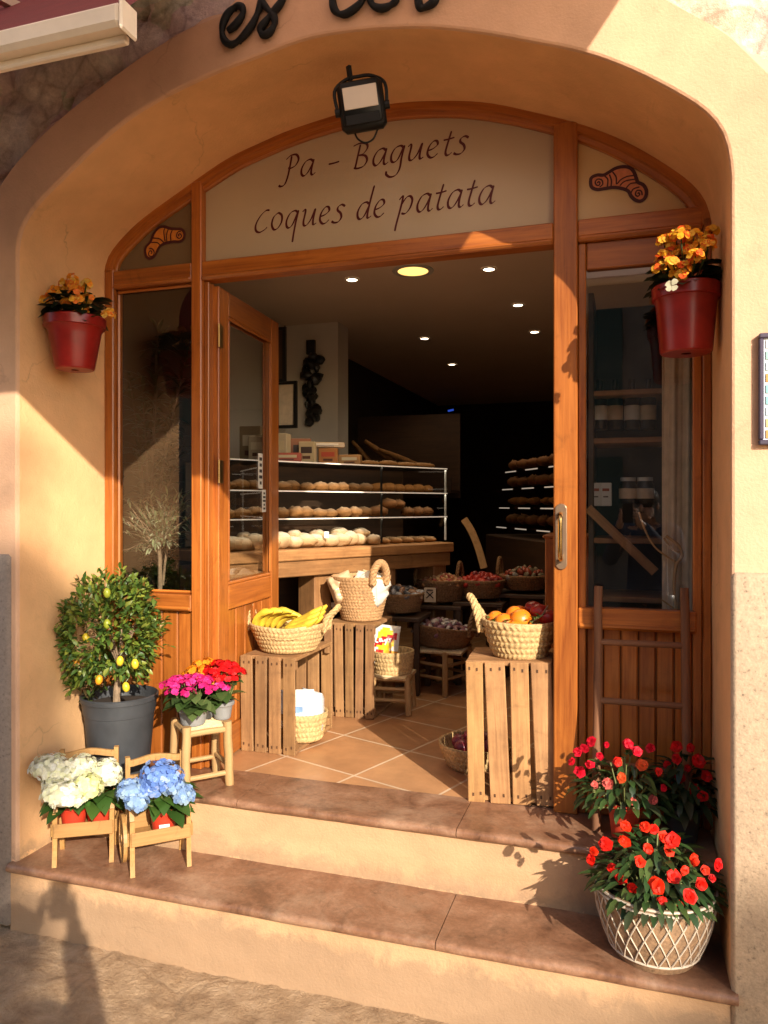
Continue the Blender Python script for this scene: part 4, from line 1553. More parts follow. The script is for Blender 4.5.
# orange basket on the right crate
ob = place_basket('orange_basket', 'pale esparto basket of oranges on the right crate with one upright handle', .098, .150, .14, (-.405, .685, ZL + .538), 'wicker', 6, 1.0, wob=.005, amp=.0055, strands=38)
mb = MB()
rope_tube(mb, [(-.145, -.055, .10), (-.162, -.03, .15), (-.185, .0, .205), (-.205, .02, .225), (-.195, .045, .20), (-.165, .06, .15), (-.14, .06, .11)], .014)
mb.build('handle', M['wicker'], ob)
def orange(label, x, y, z, r, c=(.78, .21, .012)):
    mb = MB().blob((0, 0, 0), (r, r, r * .93), None, 20, 13, nz=.03, ns=2, colour=c)
    mb2 = MB().blob((0, 0, r * .93), (r * .1, r * .1, r * .03), None, 6, 4, colour=(.12, .13, .03))
    o = mb.build('orange', M['fruit'], None, angle=180)
    o.location = (-.405 + x, .685 + y, ZL + .538 + z)
    o.rotation_euler = (random.uniform(-.8, .8), random.uniform(-.8, .8), random.uniform(0, 6))
    tag(o, label, 'orange', 'oranges in the basket')
    mb2.build('stalk', M['fruit'], o)
orange('large orange in the middle front of the orange basket', .012, -.055, .150, .043)
orange('orange with a small leaf at the front of the basket', -.055, -.055, .138, .037)
orange('orange resting at the back middle of the basket', -.02, .01, .158, .038)
orange('orange beside the upright rope handle of the basket', -.095, -.01, .142, .034)
orange('half hidden orange low behind the basket rim', -.01, -.10, .118, .034)
orange('deep orange fruit at the rear of the basket', -.01, .075, .155, .036, (.70, .14, .01))
for i, (x, y, z, lb) in enumerate(((.075, -.005, .178, 'dark red tomato behind the green twig in the orange basket'), (.112, -.03, .160, 'dark red tomato at the right rim of the orange basket'), (.045, .065, .180, 'dark red tomato at the back of the orange basket'))):
    mb = MB().blob((0, 0, 0), (.036, .036, .031), None, 16, 10, nz=.08, ns=1.5, colour=(.34, .018, .012))
    o = mb.build('tomato', M['fruit'], None, angle=180); o.location = (-.405 + x, .685 + y, ZL + .538 + z)
    tag(o, lb, 'tomato', 'tomatoes in the orange basket')
    st = MB()
    for k in range(5):
        st.leaf((0, 0, .028), (math.cos(k * 1.26), math.sin(k * 1.26), .2), (0, 0, 1), .02, .008, colour=(.06, .10, .02))
    st.build('calyx', M['leaf'], o)
tw = thing('green_twig', 'small cut green twig with leaves lying among the oranges', 'twig', (-.405 + .065, .685 - .06, ZL + .538 + .14))
mb = MB(); mb.tube([(-.03, -.01, 0), (0, 0, .01), (.03, .0, .035), (.05, 0, .07)], .0035, 6); mb.build('stem', M['bark'], tw)
mb = MB()
for k in range(9):
    mb.leaf((-.03 + .008 * k, -.01, .002 + .004 * k), (random.uniform(-.6, .6), -1 + random.uniform(0, .8), random.uniform(-.1, .7)), (0, 0, 1), .035, .016, colour=(.14, .19, .05))
for (x, y) in ((-.17, .02), (-.10, -.02)):
    for k in range(3):
        mb.leaf((x, y, .0 + .006 * k), (random.uniform(-1, 1), -1, .4), (0, 0, 1), .04, .022, colour=(.13, .20, .04))
mb.build('leaves', M['leaf'], tw)

# basket of onions on the floor behind the right crate
onb = place_basket('onion_basket', 'low basket of red onions on the floor behind the right crate', .12, .165, .10, (-.625, .93, ZL), 'wicker', 4)
for i in range(9):
    a = i * 2.4
    rr = .11 * math.sqrt(i / 9)
    mb = MB().blob((0, 0, 0), (.036, .036, .033), None, 14, 9, nz=.06, colour=(.25, .03, .05))
    mb.tube([(0, 0, .03), (.002, 0, .045)], [.006, .002], 6, colour=(.35, .2, .1))
    o = mb.build('red_onion', M['fruit'], None); o.location = (-.625 + math.cos(a) * rr, .93 + math.sin(a) * rr, ZL + .10 + (.02 if i < 3 else 0))
    tag(o, 'red onion heaped in the low basket behind the right crate', 'onion', 'red onions in the floor basket')

# ================================================================== POTTED PLANTS
# --- citrus in grey pot
ct = thing('potted_citrus_tree', 'round clipped citrus tree with yellow fruit in a dark grey plastic pot', 'tree', (-2.055, .385, ZL))
p = MB()
prof = [(.03, 0), (.118, 0), (.122, .01), (.136, .18), (.142, .255), (.146, .257), (.149, .28), (.153, .312), (.159, .314), (.160, .332), (.154, .336), (.149, .325), (.142, .26)]
pot_ct = p.lathe(prof, 48).build('pot', M['grey_plastic'], ct, angle=30)
MB().disc((0, 0, .29), .144, 30, wob=.012).build('soil', M['soil'], ct)
mb = MB()
tr = spline([(.03, -.06, .28), (.028, -.055, .36), (.012, -.02, .43), (.02, .0, .54)], 6)
mb.tube(tr, [.017 - .006 * i / len(tr) for i in range(len(tr))], 9)
limbs = []
for k in range(9):
    a = k * .7
    e = Vector((math.cos(a) * .13, math.sin(a) * .13, .54 + .16 * random.random()))
    P = spline([(.012, -.02, .42 + .008 * k), e * .5 + Vector((0, 0, .28)), e], 5)
    mb.tube(P, [.006 - .004 * i / len(P) for i in range(len(P))], 6)
mb.build('trunk', M['bark'], ct)
crown = MB()
cc_ = Vector((-.035, -.03, .585))
for i in range(4300):
    d = rnd_dir(-.85)
    rr = random.uniform(.5, 1.0) ** .5
    f = 1 + .34 * noise.noise(d * 2.1 + Vector((3, 1, 2))) + .12 * noise.noise(d * 6)
    if noise.noise(d * 3.3 + Vector((9, 2, 4))) < -.22 and rr > .7: continue
    pt = cc_ + Vector((d.x * .225 * rr * f, d.y * .185 * rr * f, d.z * .245 * rr * f))
    if pt.z < .35: continue
    if pt.z < .44 and pt.x > .0 and random.random() < .75: continue
    dirn = (d * .9 + rnd_dir() * .8 + Vector((0, 0, .25))).normalized()
    L = random.uniform(.021, .043)
    c = random.choice([(.10, .17, .025), (.065, .13, .022), (.15, .21, .028), (.05, .10, .02), (.21, .24, .035)]) if random.random() < .97 else (.25, .14, .04)
    crown.leaf(pt, dirn, rnd_dir(-.1) + Vector((0, 0, .6)), L, L * .42, .3, .3, c, cvar=.3)
for k in range(34):      # stray shoots breaking the outline
    d = rnd_dir(-.3)
    b0 = cc_ + Vector((d.x * .215, d.y * .175, d.z * .23))
    d2 = (d + rnd_dir() * .5 + Vector((0, 0, .35))).normalized()
    for q in range(6):
        crown.leaf(b0 + d2 * (.011 * q), (d2 + rnd_dir() * .9), (0, 0, 1), random.uniform(.024, .042), .015, .3, .3, random.choice([(.12, .19, .03), (.19, .24, .04), (.08, .14, .025)]))
# low shoots at the left
for i in range(110):
    a = random.uniform(2.6, 4.2)
    pt = Vector((math.cos(a) * random.uniform(.08, .165), math.sin(a) * .12, random.uniform(.32, .48)))
    crown.leaf(pt, rnd_dir(-.6), (0, 0, 1), random.uniform(.025, .045), .016, .3, .4, random.choice([(.06, .08, .02), (.10, .07, .03), (.05, .09, .02)]))
crown.build('crown', M['leaf'], ct, angle=180)
fruit_px = [(86, 638, 'y'), (76, 661, 'o'), (91, 657, 'g'), (120, 661, 'y'), (126, 687, 'y'), (99, 680, 'o'), (135, 664, 'y'), (107, 624, 'g'), (70, 615, 'g'), (107, 593, 'g')]
for (x, y, k) in fruit_px:
    q = at(x, y, .385 - .165) - Vector((-2.055, .385, ZL))
    c = {'y': (.62, .46, .03), 'o': (.75, .30, .015), 'g': (.30, .34, .03)}[k]
    mb = MB().blob(q, (.0145, .0145, .0205), Matrix.Rotation(random.uniform(-.3, .3), 3, 'Y'), 14, 9, nz=.05, colour=c)
    mb.tube([q + Vector((0, 0, .021)), q + Vector((.003, .01, .032))], .002, 5, colour=(.1, .13, .03))
    mb.build('fruit', M['fruit'], ct)

# --- stool with kalanchoes
SX, SY, SA = -1.665, .392, R(48)
st = thing('wooden_stool', 'small rustic pale wood stool holding the pink flower pot on the top step', 'stool', (SX, SY, ZL), SA)
hs, HS = .083, .245
def leg_tube(x, y, top, lean=(0, 0), r=.0175):
    mb = MB()
    P = [Vector((x + lean[0] * (1 - t) + noise.noise(Vector((x * 9, y * 9, t * 3))) * .003, y + lean[1] * (1 - t), top * t)) for t in [k / 8 for k in range(9)]]
    mb.tube(P, [r * (1 + .12 * noise.noise(Vector((x * 5, t, y * 7)))) for t in range(9)], 10)
    return mb
for sx in (-1, 1):
    for sy in (-1, 1):
        leg_tube(sx * hs, sy * hs, HS + (.012 if sy < 0 else .006), (sx * .008, sy * .006)).build('leg', M['rustic'], st, angle=60)
for (a, b, z) in (((-hs, -hs), (hs, -hs), HS - .02), ((-hs, hs), (hs, hs), HS - .02), ((-hs, -hs), (-hs, hs), HS - .014), ((hs, -hs), (hs, hs), HS - .014)):
    MB().tube([(a[0], a[1], z), ((a[0] + b[0]) / 2, (a[1] + b[1]) / 2, z + .002), (b[0], b[1], z)], .0125, 9).build('seat_rail', M['rustic'], st)
for (a, b, z) in (((-hs, -hs), (hs, -hs), .05), ((-hs, hs), (hs, hs), .065), ((-hs, -hs), (-hs, hs), .085), ((hs, -hs), (hs, hs), .08)):
    MB().tube([(a[0] * 1.04, a[1] * 1.04, z), (b[0] * 1.04, b[1] * 1.04, z)], .010, 8).build('stretcher', M['rustic'], st)
mb = MB()       # woven cord seat
for k in range(14):
    y = -hs + .01 + (2 * hs - .02) * k / 13
    mb.tube([(-hs, y, HS - .008), (0, y, HS - .004 + .003 * (k % 2)), (hs, y, HS - .008)], .0062, 6)
mb.build('seat', M['twine'], st)

def kalanchoe(name, label, loc, r, h, potr, poth, potmat, colour, heads, leafc, eye=None, tagpaper=True, spread=.55, nleaf=26, size=.0085, leafL=.075, ctr=(0, 0)):
    t = thing(name, label, 'potted flowers', loc, random.uniform(0, 1))
    if potr:
        pot_mb(potr * .74, potr, poth, .005, .016).build('pot', M[potmat], t, angle=30)
        MB().disc((0, 0, poth * .86), potr * .93, 20, wob=.01).build('soil', M['soil'], t)
    mb = MB()
    for k in range(nleaf):
        a = k * 2.399
        e = random.uniform(-.15, .6)
        b = Vector((math.cos(a) * potr * .5, math.sin(a) * potr * .5, poth + random.uniform(0, h * .62)))
        L = leafL * random.uniform(.75, 1.15)
        mb.leaf(b, (math.cos(a), math.sin(a), e), (0, 0, 1), L, L * .72, .18, .35, random.choice(leafc), (.88, 1.0, .52))
    mb.build('foliage', M['leaf'], t, angle=180)
    stems = MB()
    for i in range(heads):
        a = i * 2.399 + .3
        q = math.sqrt((i + .4) / heads)
        c = Vector((math.cos(a) * r * q + ctr[0], math.sin(a) * r * q + ctr[1], poth + h * (1 - .38 * q * q) + random.uniform(-.008, .008)))
        stems.tube([(c.x * .35, c.y * .35, poth), c * .9 + Vector((0, 0, poth * .05)), c], .002, 5)
        mb = MB()
        for k in range(17):
            d = rnd_dir(-.2)
            p_ = c + Vector((d.x * .027, d.y * .027, d.z * .015))
            petal_flower(mb, p_, d + Vector((0, 0, .5)), size * random.uniform(.85, 1.15), 5, colour if not isinstance(colour, list) else random.choice(colour), .15, random.random() * 6, .6, cvar=.2, eye=eye if k % 2 else None)
        mb.build('flower_cluster', M['petal'], t, angle=180)
    stems.build('stems', M['stem'], t)
    return t
gl = [(.045, .085, .02), (.06, .10, .025), (.035, .07, .02), (.09, .13, .04)]
ztop = ZL + HS - .002
kalanchoe('potted_kalanchoe', 'pink flowering kalanchoe in a light grey pot on the rustic stool', (SX - .015, SY - .035, ztop), .12, .118, .062, .075, 'light_grey_plastic', [(.72, .02, .20), (.80, .05, .30), (.62, .015, .16)], 22, gl, nleaf=60, size=.0112, leafL=.09)
kalanchoe('potted_kalanchoe', 'orange flowering kalanchoe behind the pink one on the rustic stool', (SX - .02, SY + .055, ztop), .075, .155, .045, .075, 'light_grey_plastic', [(.80, .25, .01), (.75, .34, .02)], 12, gl, nleaf=26, size=.0112)
kalanchoe('potted_kalanchoe', 'bright red flowering kalanchoe at the right rear of the rustic stool', (SX + .055, SY + .075, ztop), .085, .155, .045, .075, 'light_grey_plastic', [(.70, .008, .008), (.60, .005, .01)], 24, gl, nleaf=26, size=.0115)

# --- wall pots
def wall_pot(label, loc, r0, r1, h, cols, heads, spread, ctr, droop=None):
    t = thing('wall_flower_pot', label, 'potted flowers', loc)
    pot_mb(r0, r1, h, .006, h * .20, 44).build('pot', M['red_pot'], t, angle=30)
    MB().disc((0, 0, h * .9), r1 * .93, 24, wob=.01).build('soil', M['soil'], t)
    mb = MB()
    for k in range(90):
        a = k * 2.399
        b = Vector((math.cos(a) * r1 * .55, math.sin(a) * r1 * .55, h * .95 + random.uniform(0, .085)))
        L = random.uniform(.045, .08)
        mb.leaf(b, (math.cos(a), math.sin(a), random.uniform(-.1, .9)), (0, 0, 1), L, L * .66, .2, .4, random.choice([(.012, .022, .010), (.018, .032, .012), (.025, .04, .014)]), (.85, 1, .8))
    mb.build('foliage', M['leaf'], t, angle=180)
    heads = heads + [(x + random.uniform(-.02, .02), y + random.uniform(-.03, .01), z + random.uniform(-.025, .0)) for x, y, z in heads[::2]]
    for i, (x, y, z) in enumerate(heads):
        mb = MB()
        c = Vector((x + ctr[0], y + ctr[1], h + z))
        for k in range(16):
            d = rnd_dir(-.3)
            petal_flower(mb, c + d * .017, d + Vector((0, -.6, .3)), .0115, 7, random.choice(cols), .12, random.random() * 6, .62, eye=(.62, .35, .02))
        mb.tube([(c.x * .3, c.y * .3, h * .95), (c.x * .8, c.y * .8, h + z * .55), c], .002, 5, colour=(.05, .08, .02))
        mb.build('flower_cluster', M['petal'], t, angle=180)
    # wall hook
    return t
heads = []
random.seed(21)
lp = (-2.105, .17, 2.16)
hp_ = []
for (x, y) in ((64, 284), (72, 288), (80, 291), (60, 296), (52, 296), (66, 303), (78, 300), (88, 298), (72, 279), (44, 301), (84, 306), (76, 312), (110, 314), (56, 290), (86, 284)):
    q = at(x, y, .17 - random.uniform(.02, .09))
    hp_.append((q.x - lp[0], q.y - lp[1], q.z - lp[2] - .208))
wp1 = wall_pot('red wall pot of yellow and orange flowers on the shaded left jamb', lp, .074, .112, .208, [(.86, .50, .05), (.88, .36, .03), (.84, .58, .12), (.80, .22, .03)], hp_, 0, (0, 0))
rp = (.180, .265, 2.105)
hp_ = []
for (x, y) in ((668, 240), (676, 236), (684, 232), (694, 236), (664, 256), (672, 262), (680, 256), (690, 250), (696, 258), (672, 248), (684, 268), (676, 274), (688, 242), (700, 246), (664, 266), (692, 264), (708, 242), (712, 232)):
    q = at(x, y, .265 - random.uniform(.03, .16))
    hp_.append((q.x - rp[0], q.y - rp[1], q.z - rp[2] - .215))
wp2 = wall_pot('red wall pot of sunlit orange and yellow flowers on the right jamb', rp, .079, .098, .215, [(.82, .42, .02), (.85, .33, .02), (.80, .50, .06), (.72, .10, .01)], hp_, 0, (0, 0))
mb = MB(); petal_flower(mb, at(672, 286, .08) - Vector(rp), (-.3, -1, .3), .022, 4, (.62, .60, .42), .3); mb.build('pale_petal', M['petal'], wp2)
for wp, sx, r_ in ((wp1, -1, .115), (wp2, 1, .102)):
    mb = MB(); mb.bar((sx * (r_ + .008), 0, .20), (sx * (r_ - .01), 0, .20), .02, .004); mb.build('hook', M['black_iron'], wp, smooth=False)

# --- hydrangeas in little wooden carts
def hydrangea_head(mb, c, rad, cols, n=95, size=.0108, rot=None):
    for i in range(n):
        d = rnd_dir(-.45)
        f = 1 + .06 * noise.noise(d * 3)
        f *= random.uniform(.86, 1.1)
        p_ = Vector(c) + Vector((d.x * rad[0] * f, d.y * rad[1] * f, d.z * rad[2] * f))
        petal_flower(mb, p_, (Vector((d.x / rad[0], d.y / rad[1], d.z / rad[2])).normalized() + rnd_dir() * .35), size * random.uniform(.85, 1.15), 4, random.choice(cols), .12, random.random() * 6, .7, cvar=.1)
    mb.blob(c, (rad[0] * .82, rad[1] * .82, rad[2] * .8), None, 12, 8, colour=tuple(x * .85 for x in cols[0]))

def cart(name, label, loc, rz, wheel):
    """little planter bench: two arched end frames, front and back board, floor, high back with wavy top rail"""
    t = thing(name, label, 'planter', loc, rz, 'small wooden plant benches')
    w, d = .205, .135
    P = M['planter']
    for x, nm in ((0, 'leg'), (w, 'leg')):
        for y, top in ((0, .20), (d, .395)):
            mb = MB()
            # slightly splayed curved leg
            pts = spline([(x, y + (-.012 if y == 0 else .016), 0), (x, y + (-.003 if y == 0 else .004), .05), (x, y, .11), (x, y, top)], 5)
            for a, b in zip(pts, pts[1:]):
                mb.bar(a, b + (b - a) * .08, .017, .022, (0, 1, 0), colour=(1, .98, .95))
            mb.build(nm, P, t, smooth=False)
    def bd(nm, c, s): 
        mb = MB(); mb.box(c, s, bev=.003); return mb.build(nm, P, t, smooth=False)
    bd('front_board', (w / 2, -.012, .135), (w + .012, .010, .052))
    bd('back_board', (w / 2, d + .012, .150), (w + .012, .010, .075))
    bd('floor_board', (w / 2, d / 2, .112), (w - .02, d + .01, .008))
    for x in (-.0135, w + .0135):
        bd('side_board', (x, d / 2, .135), (.008, d + .012, .05))
    for x in (0, w):   # arched side rails
        mb = MB()
        pts = spline([(x, 0, .19), (x, .03, .235), (x, .075, .215), (x, d, .27)], 5)
        for a, b in zip(pts, pts[1:]):
            mb.bar(a, b + (b - a) * .1, .015, .016, (1, 0, 0), colour=(1, 1, 1))
        mb.build('arm_rail', P, t, smooth=False)
    for z, amp in ((.372, .014), (.318, .0)):
        mb = MB()
        pts = [Vector((w * k / 10, d, z + amp * (1 - math.cos(2 * PI * k / 10)) / 2)) for k in range(11)]
        for a, b in zip(pts, pts[1:]):
            mb.bar(a, b + (b - a) * .06, .012, .024 if amp else .018, (0, 0, 1), colour=(1, 1, 1))
        mb.build('back_rail', P, t, smooth=False)
    if wheel:
        for x in (-.026,):
            mb = MB()
            R_ = .078
            ring = [Vector((x, d * .38 + math.cos(2 * PI * k / 36) * R_, .125 + math.sin(2 * PI * k / 36) * R_)) for k in range(37)]
            for a, b in zip(ring, ring[1:]):
                mb.bar(a, b + (b - a) * .1, .014, .013, (1, 0, 0), colour=(1, .97, .93))
            wh = mb.build('wheel', P, t, smooth=False)
            for k in range(4):
                mb = MB(); a = PI * k / 4
                mb.bar(Vector((x, d * .38 - math.cos(a) * R_ * .95, .125 - math.sin(a) * R_ * .95)), Vector((x, d * .38 + math.cos(a) * R_ * .95, .125 + math.sin(a) * R_ * .95)), .006 + .0006 * k, .008, (1, 0, 0))
                mb.build('spoke', P, wh, smooth=False)
            mb = MB(); mb.tube([(x - .008, d * .38, .125), (x + .008, d * .38, .125)], .014, 12); mb.build('hub', P, wh)
    return t
wa = math.atan2(.104, .177)
c_w = cart('plant_bench', 'small pale wooden bench holding white hydrangeas beside the left jamb', (-2.068, .018, ZT), wa, False)
c_b = cart('plant_bench', 'small pale wooden wheeled bench holding blue hydrangeas on the lower step', (-1.742, .040, ZT), R(43), True)
def hyd(label, cartloc, rz, px, pots, heads, cols, hs_, nleaf, group=None):
    """hydrangea in a plastic pot; heads in world coordinates"""
    pos = Vector(cartloc) + Matrix.Rotation(rz, 3, 'Z') @ Vector((px, .0675, .117))
    t = thing('potted_hydrangea', label, 'potted flowers', pos, 0, group)
    pot_mb(.040, .052, .095, .004, .018).build('pot', M['red_plastic'], t, angle=30)
    MB().disc((0, 0, .08), .048, 20, wob=.008).build('soil', M['soil'], t)
    stems = MB()
    for i, (c, rad) in enumerate(heads):
        c = Vector(c) - pos
        mb = MB()
        hydrangea_head(mb, c, rad, cols[i % len(cols)], n=hs_)
        mb.build('flower_head', M['petal'], t, angle=180)
        stems.tube(spline([(c.x * .1, c.y * .1, .08), (c.x * .5, c.y * .5, .13), (c.x, c.y, c.z)], 4), .003, 6)
    stems.build('stems', M['stem'], t)
    mb = MB()
    for k in range(nleaf):
        a = k * 2.399 + .4
        b = Vector((math.cos(a) * .035, math.sin(a) * .035, .095 + .075 * random.random()))
        L = random.uniform(.07, .11)
        mb.leaf(b, (math.cos(a), math.sin(a), random.uniform(-.25, .6)), (0, 0, 1), L, L * .66, .22, .45, random.choice([(.045, .115, .018), (.07, .14, .025), (.035, .085, .015)]), (.9, 1, .52))
    mb.build('foliage', M['leaf'], t, angle=180)
    return t
wl = (-2.068, .018, ZT)
W1 = [(.82, .80, .62), (.84, .83, .72), (.80, .80, .55)]
W2 = [(.76, .78, .36), (.80, .80, .48)]
def hh(x, y, Y): return at(x, y, Y)
hyd('white hydrangea in a red pot at the left of the small bench', wl, wa, .055, None,
    [(hh(51, 768, .03), (.080, .06, .050)), (hh(63, 795, -.04), (.080, .06, .052)), (hh(56, 783, .03), (.05, .045, .04))], [W1], 190, 24, 'white hydrangeas on the bench')
hyd('white and cream hydrangea in a red pot at the right of the small bench', wl, wa, .150, None,
    [(hh(82, 770, .09), (.062, .055, .055)), (hh(106, 774, .11), (.058, .055, .056)), (hh(88, 788, .02), (.052, .048, .052))], [W1, W1, W2], 180, 26, 'white hydrangeas on the bench')
B1 = [(.18, .32, .72), (.24, .40, .76), (.34, .46, .76), (.14, .26, .64)]
B2 = [(.28, .42, .66), (.36, .50, .62), (.24, .38, .66)]
hb = hyd('blue hydrangea in a red pot with a white price tag on the wheeled bench', (-1.742, .040, ZT), R(43), .125, None,
    [(hh(161, 777, .06), (.076, .065, .058)), (hh(131, 792, .02), (.052, .048, .046)), (hh(184, 795, .11), (.036, .036, .034)), (hh(137, 803, .0), (.038, .035, .035)), (hh(150, 788, .04), (.045, .04, .04)), (hh(172, 786, .09), (.045, .04, .04))], [B1, B2, B2, B2, B1, B2], 120, 44)
mb = MB(); mb.box((.033, -.045, .030), (.038, .0015, .034), Matrix.Rotation(R(37), 3, 'Z'), colour=(1, 1, 1)); pt_ = mb.build('price_tag', M['paper'], hb, smooth=False)
mb = MB()
for k in range(3):
    mb.box((.0336 - .003 * k, -.0463 - .0022 * k, .034 - .003 * k), (.008, .0008, .003), Matrix.Rotation(R(37), 3, 'Z'), colour=(1, 1, 1))
mb.build('print', M['ink'], pt_, smooth=False)

# --- impatiens
def impatiens(label, loc, potf, poth, spreadr, hgt, flowers, cols, nleaf, leafc, size=.026, L0=.085, centre=(0, 0)):
    t = thing('potted_impatiens', label, 'potted flowers', loc)
    potf(t)
    mb = MB(); stm = MB()
    for k in range(nleaf):
        a = k * 2.399
        q = math.sqrt((k % 97) / 97)
        z = poth + hgt * (.95 - .75 * q * q) * random.uniform(.35, 1.0)
        b = Vector((math.cos(a) * spreadr * q * .8 + centre[0], math.sin(a) * spreadr * q * .8 + centre[1], z))
        d = Vector((math.cos(a) * (q + .25), math.sin(a) * (q + .25), random.uniform(-.45, .55)))
        L = L0 * random.uniform(.7, 1.15)
        mb.leaf(b, d, (0, 0, 1), L, L * .34, .25, .4, random.choice(leafc), (.8, 1.0, .6))
        if k % 4 == 0:
            stm.tube([(b.x * .25, b.y * .25, poth * .9), (b.x * .7, b.y * .7, poth + (z - poth) * .6), b], .0028, 5)
    mb.build('foliage', M['leaf'], t, angle=180)
    stm.build('stems', M['stem'], t)
    for (p_, s, ci) in flowers:
        mb = MB()
        q = Vector(p_) - Vector(loc)
        out = Vector((q.x - centre[0], q.y - centre[1] - spreadr * .7, spreadr * .55)).normalized()
        petal_flower(mb, q, out + rnd_dir() * .5, size * s, 5, cols[ci % len(cols)], .35, random.random() * 6, .78, notch=.10, cvar=.3, eye=(.5, .12, .02))
        petal_flower(mb, q + out * .004, out + rnd_dir() * .5, size * s * .78, 5, cols[ci % len(cols)], .7, random.random() * 6, .7, cvar=.3)
        petal_flower(mb, q + out * .006, out + rnd_dir() * .6, size * s * .5, 4, cols[ci % len(cols)], 1.0, random.random() * 6, .7, cvar=.3)
        mb.build('flower', M['petal'], t, angle=180)
    return t

PL = (.078, .125, ZT)
def lattice_pot(t):
    h, r0, rb, r1 = .215, .118, .150, .177
    def pr(z):
        u = z / h
        return r0 + (r1 - r0) * (1 - (1 - u) ** 1.9)
    prof = [(.02, 0), (r0, 0)] + [(pr(h * k / 14), h * k / 14) for k in range(1, 15)] + [(r1 - .008, h), (r1 - .012, h - .03), (r0, .06)]
    b = MB().lathe(prof, 64).build('pot', M['pot_weave'], t, angle=40)
    mb = MB()
    nst = 25
    for s in (1, -1):
        for k in range(nst):
            pts = []
            for i in range(13):
                u = i / 12
                z = .028 + (h - .028 - .018) * u
                a = 2 * PI * (k / nst) + s * u * 2 * PI / nst * 2.0
                r = pr(z) + .0015 + (.0012 if s > 0 else 0)
                pts.append((math.cos(a) * r, math.sin(a) * r, z))
            mb.tube(pts, .0024, 5, cap=False)
    for z in (.028, h - .016, h - .003):
        ring = [(math.cos(2 * PI * k / 64) * (pr(z) + .0015), math.sin(2 * PI * k / 64) * (pr(z) + .0015), z) for k in range(64)]
        mb.tube(ring, .0042 if z < h - .01 else .004, 6, closed=True)
    mb.build('lattice', M['pot_lattice'], b)
    MB().disc((0, 0, h - .04), r1 - .016, 30, wob=.015).build('soil', M['soil'], t)
def fl_at(lst, Y0, Y1):
    out = []
    for i, (x, y, s, ci) in enumerate(lst):
        out.append((at(x, y, Y0 + (Y1 - Y0) * ((i * .618) % 1)), s, ci))
    return out
reds = [(.70, .012, .004), (.74, .03, .006), (.62, .006, .006)]
imp_leaf = [(.03, .07, .02), (.045, .095, .025), (.025, .055, .018), (.075, .12, .03), (.05, .07, .03)]
big = [(606, 844, 1.1, 0), (592, 860, 1.0, 0), (625, 841, 1.0, 1), (621, 876, 1.15, 0), (633, 888, .9, 0), (657, 885, 1.3, 1), (664, 838, 1.0, 1), (672, 840, 1.2, 0), (669, 850, 1.0, 1), (673, 876, 1.1, 0),
       (689, 896, 1.2, 0), (693, 860, 1.0, 1), (645, 826, .9, 1), (626, 826, .9, 1), (653, 829, .8, 0), (640, 862, .9, 1), (612, 868, .8, 0), (648, 848, .9, 1), (701, 884, .9, 0), (636, 905, .7, 1), (662, 900, .8, 0), (680, 905, .7, 1), (705, 870, .7, 1), (717, 864, 1.0, 2), (712, 878, .6, 2), (594, 851, .7, 1), (684, 870, .8, 1)]
random.seed(5)
impatiens('large red impatiens in a tapered woven pot with white lattice on the lower step', PL, lattice_pot, .18, .205, .20, fl_at(big, -.10, .07), reds, 340, imp_leaf, .0195, .066)

def plastic(r, h, mat='red_plastic'):
    def f(t):
        pot_mb(r * .74, r, h, .004, .02).build('pot', M[mat], t, angle=30)
        MB().disc((0, 0, h * .85), r * .92, 20, wob=.01).build('soil', M['soil'], t)
    return f
mid = [(592, 742, .9, 2), (585, 748, .8, 2), (578, 752, .8, 2), (580, 772, 1.0, 2), (628, 744, .9, 2), (637, 752, .9, 2), (642, 765, 1.1, 1), (608, 783, 1.0, 3), (603, 800, 1.1, 1), (653, 800, .85, 3), (632, 801, .7, 3), (607, 745, .6, 2), (663, 788, .6, 2), (600, 756, .7, 2), (590, 765, .8, 2), (618, 762, .8, 0), (650, 748, .8, 2), (572, 762, .7, 2), (622, 778, .9, 1), (658, 772, .8, 0), (595, 785, .7, 3)]
cols2 = [(.78, .02, .01), (.82, .12, .03), (.66, .008, .03), (.78, .16, .13)]
impatiens('coral and red impatiens in a red plastic pot in front of the ladder', (-.008, .375, ZL), plastic(.058, .125), .115, .19, .19, fl_at(mid, .22, .36), cols2, 190, imp_leaf, .021, .062)
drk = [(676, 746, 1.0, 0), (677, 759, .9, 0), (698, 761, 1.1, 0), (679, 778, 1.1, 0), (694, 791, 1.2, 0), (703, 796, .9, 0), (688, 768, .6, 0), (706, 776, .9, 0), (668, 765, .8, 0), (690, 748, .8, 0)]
impatiens('deep red impatiens in the shaded right corner of the top step', (.180, .415, ZL), plastic(.06, .12, 'grey_plastic'), .11, .12, .20, fl_at(drk, .30, .42), [(.55, .006, .008)], 110, [(.015, .035, .012), (.012, .028, .01)], .021, .08)

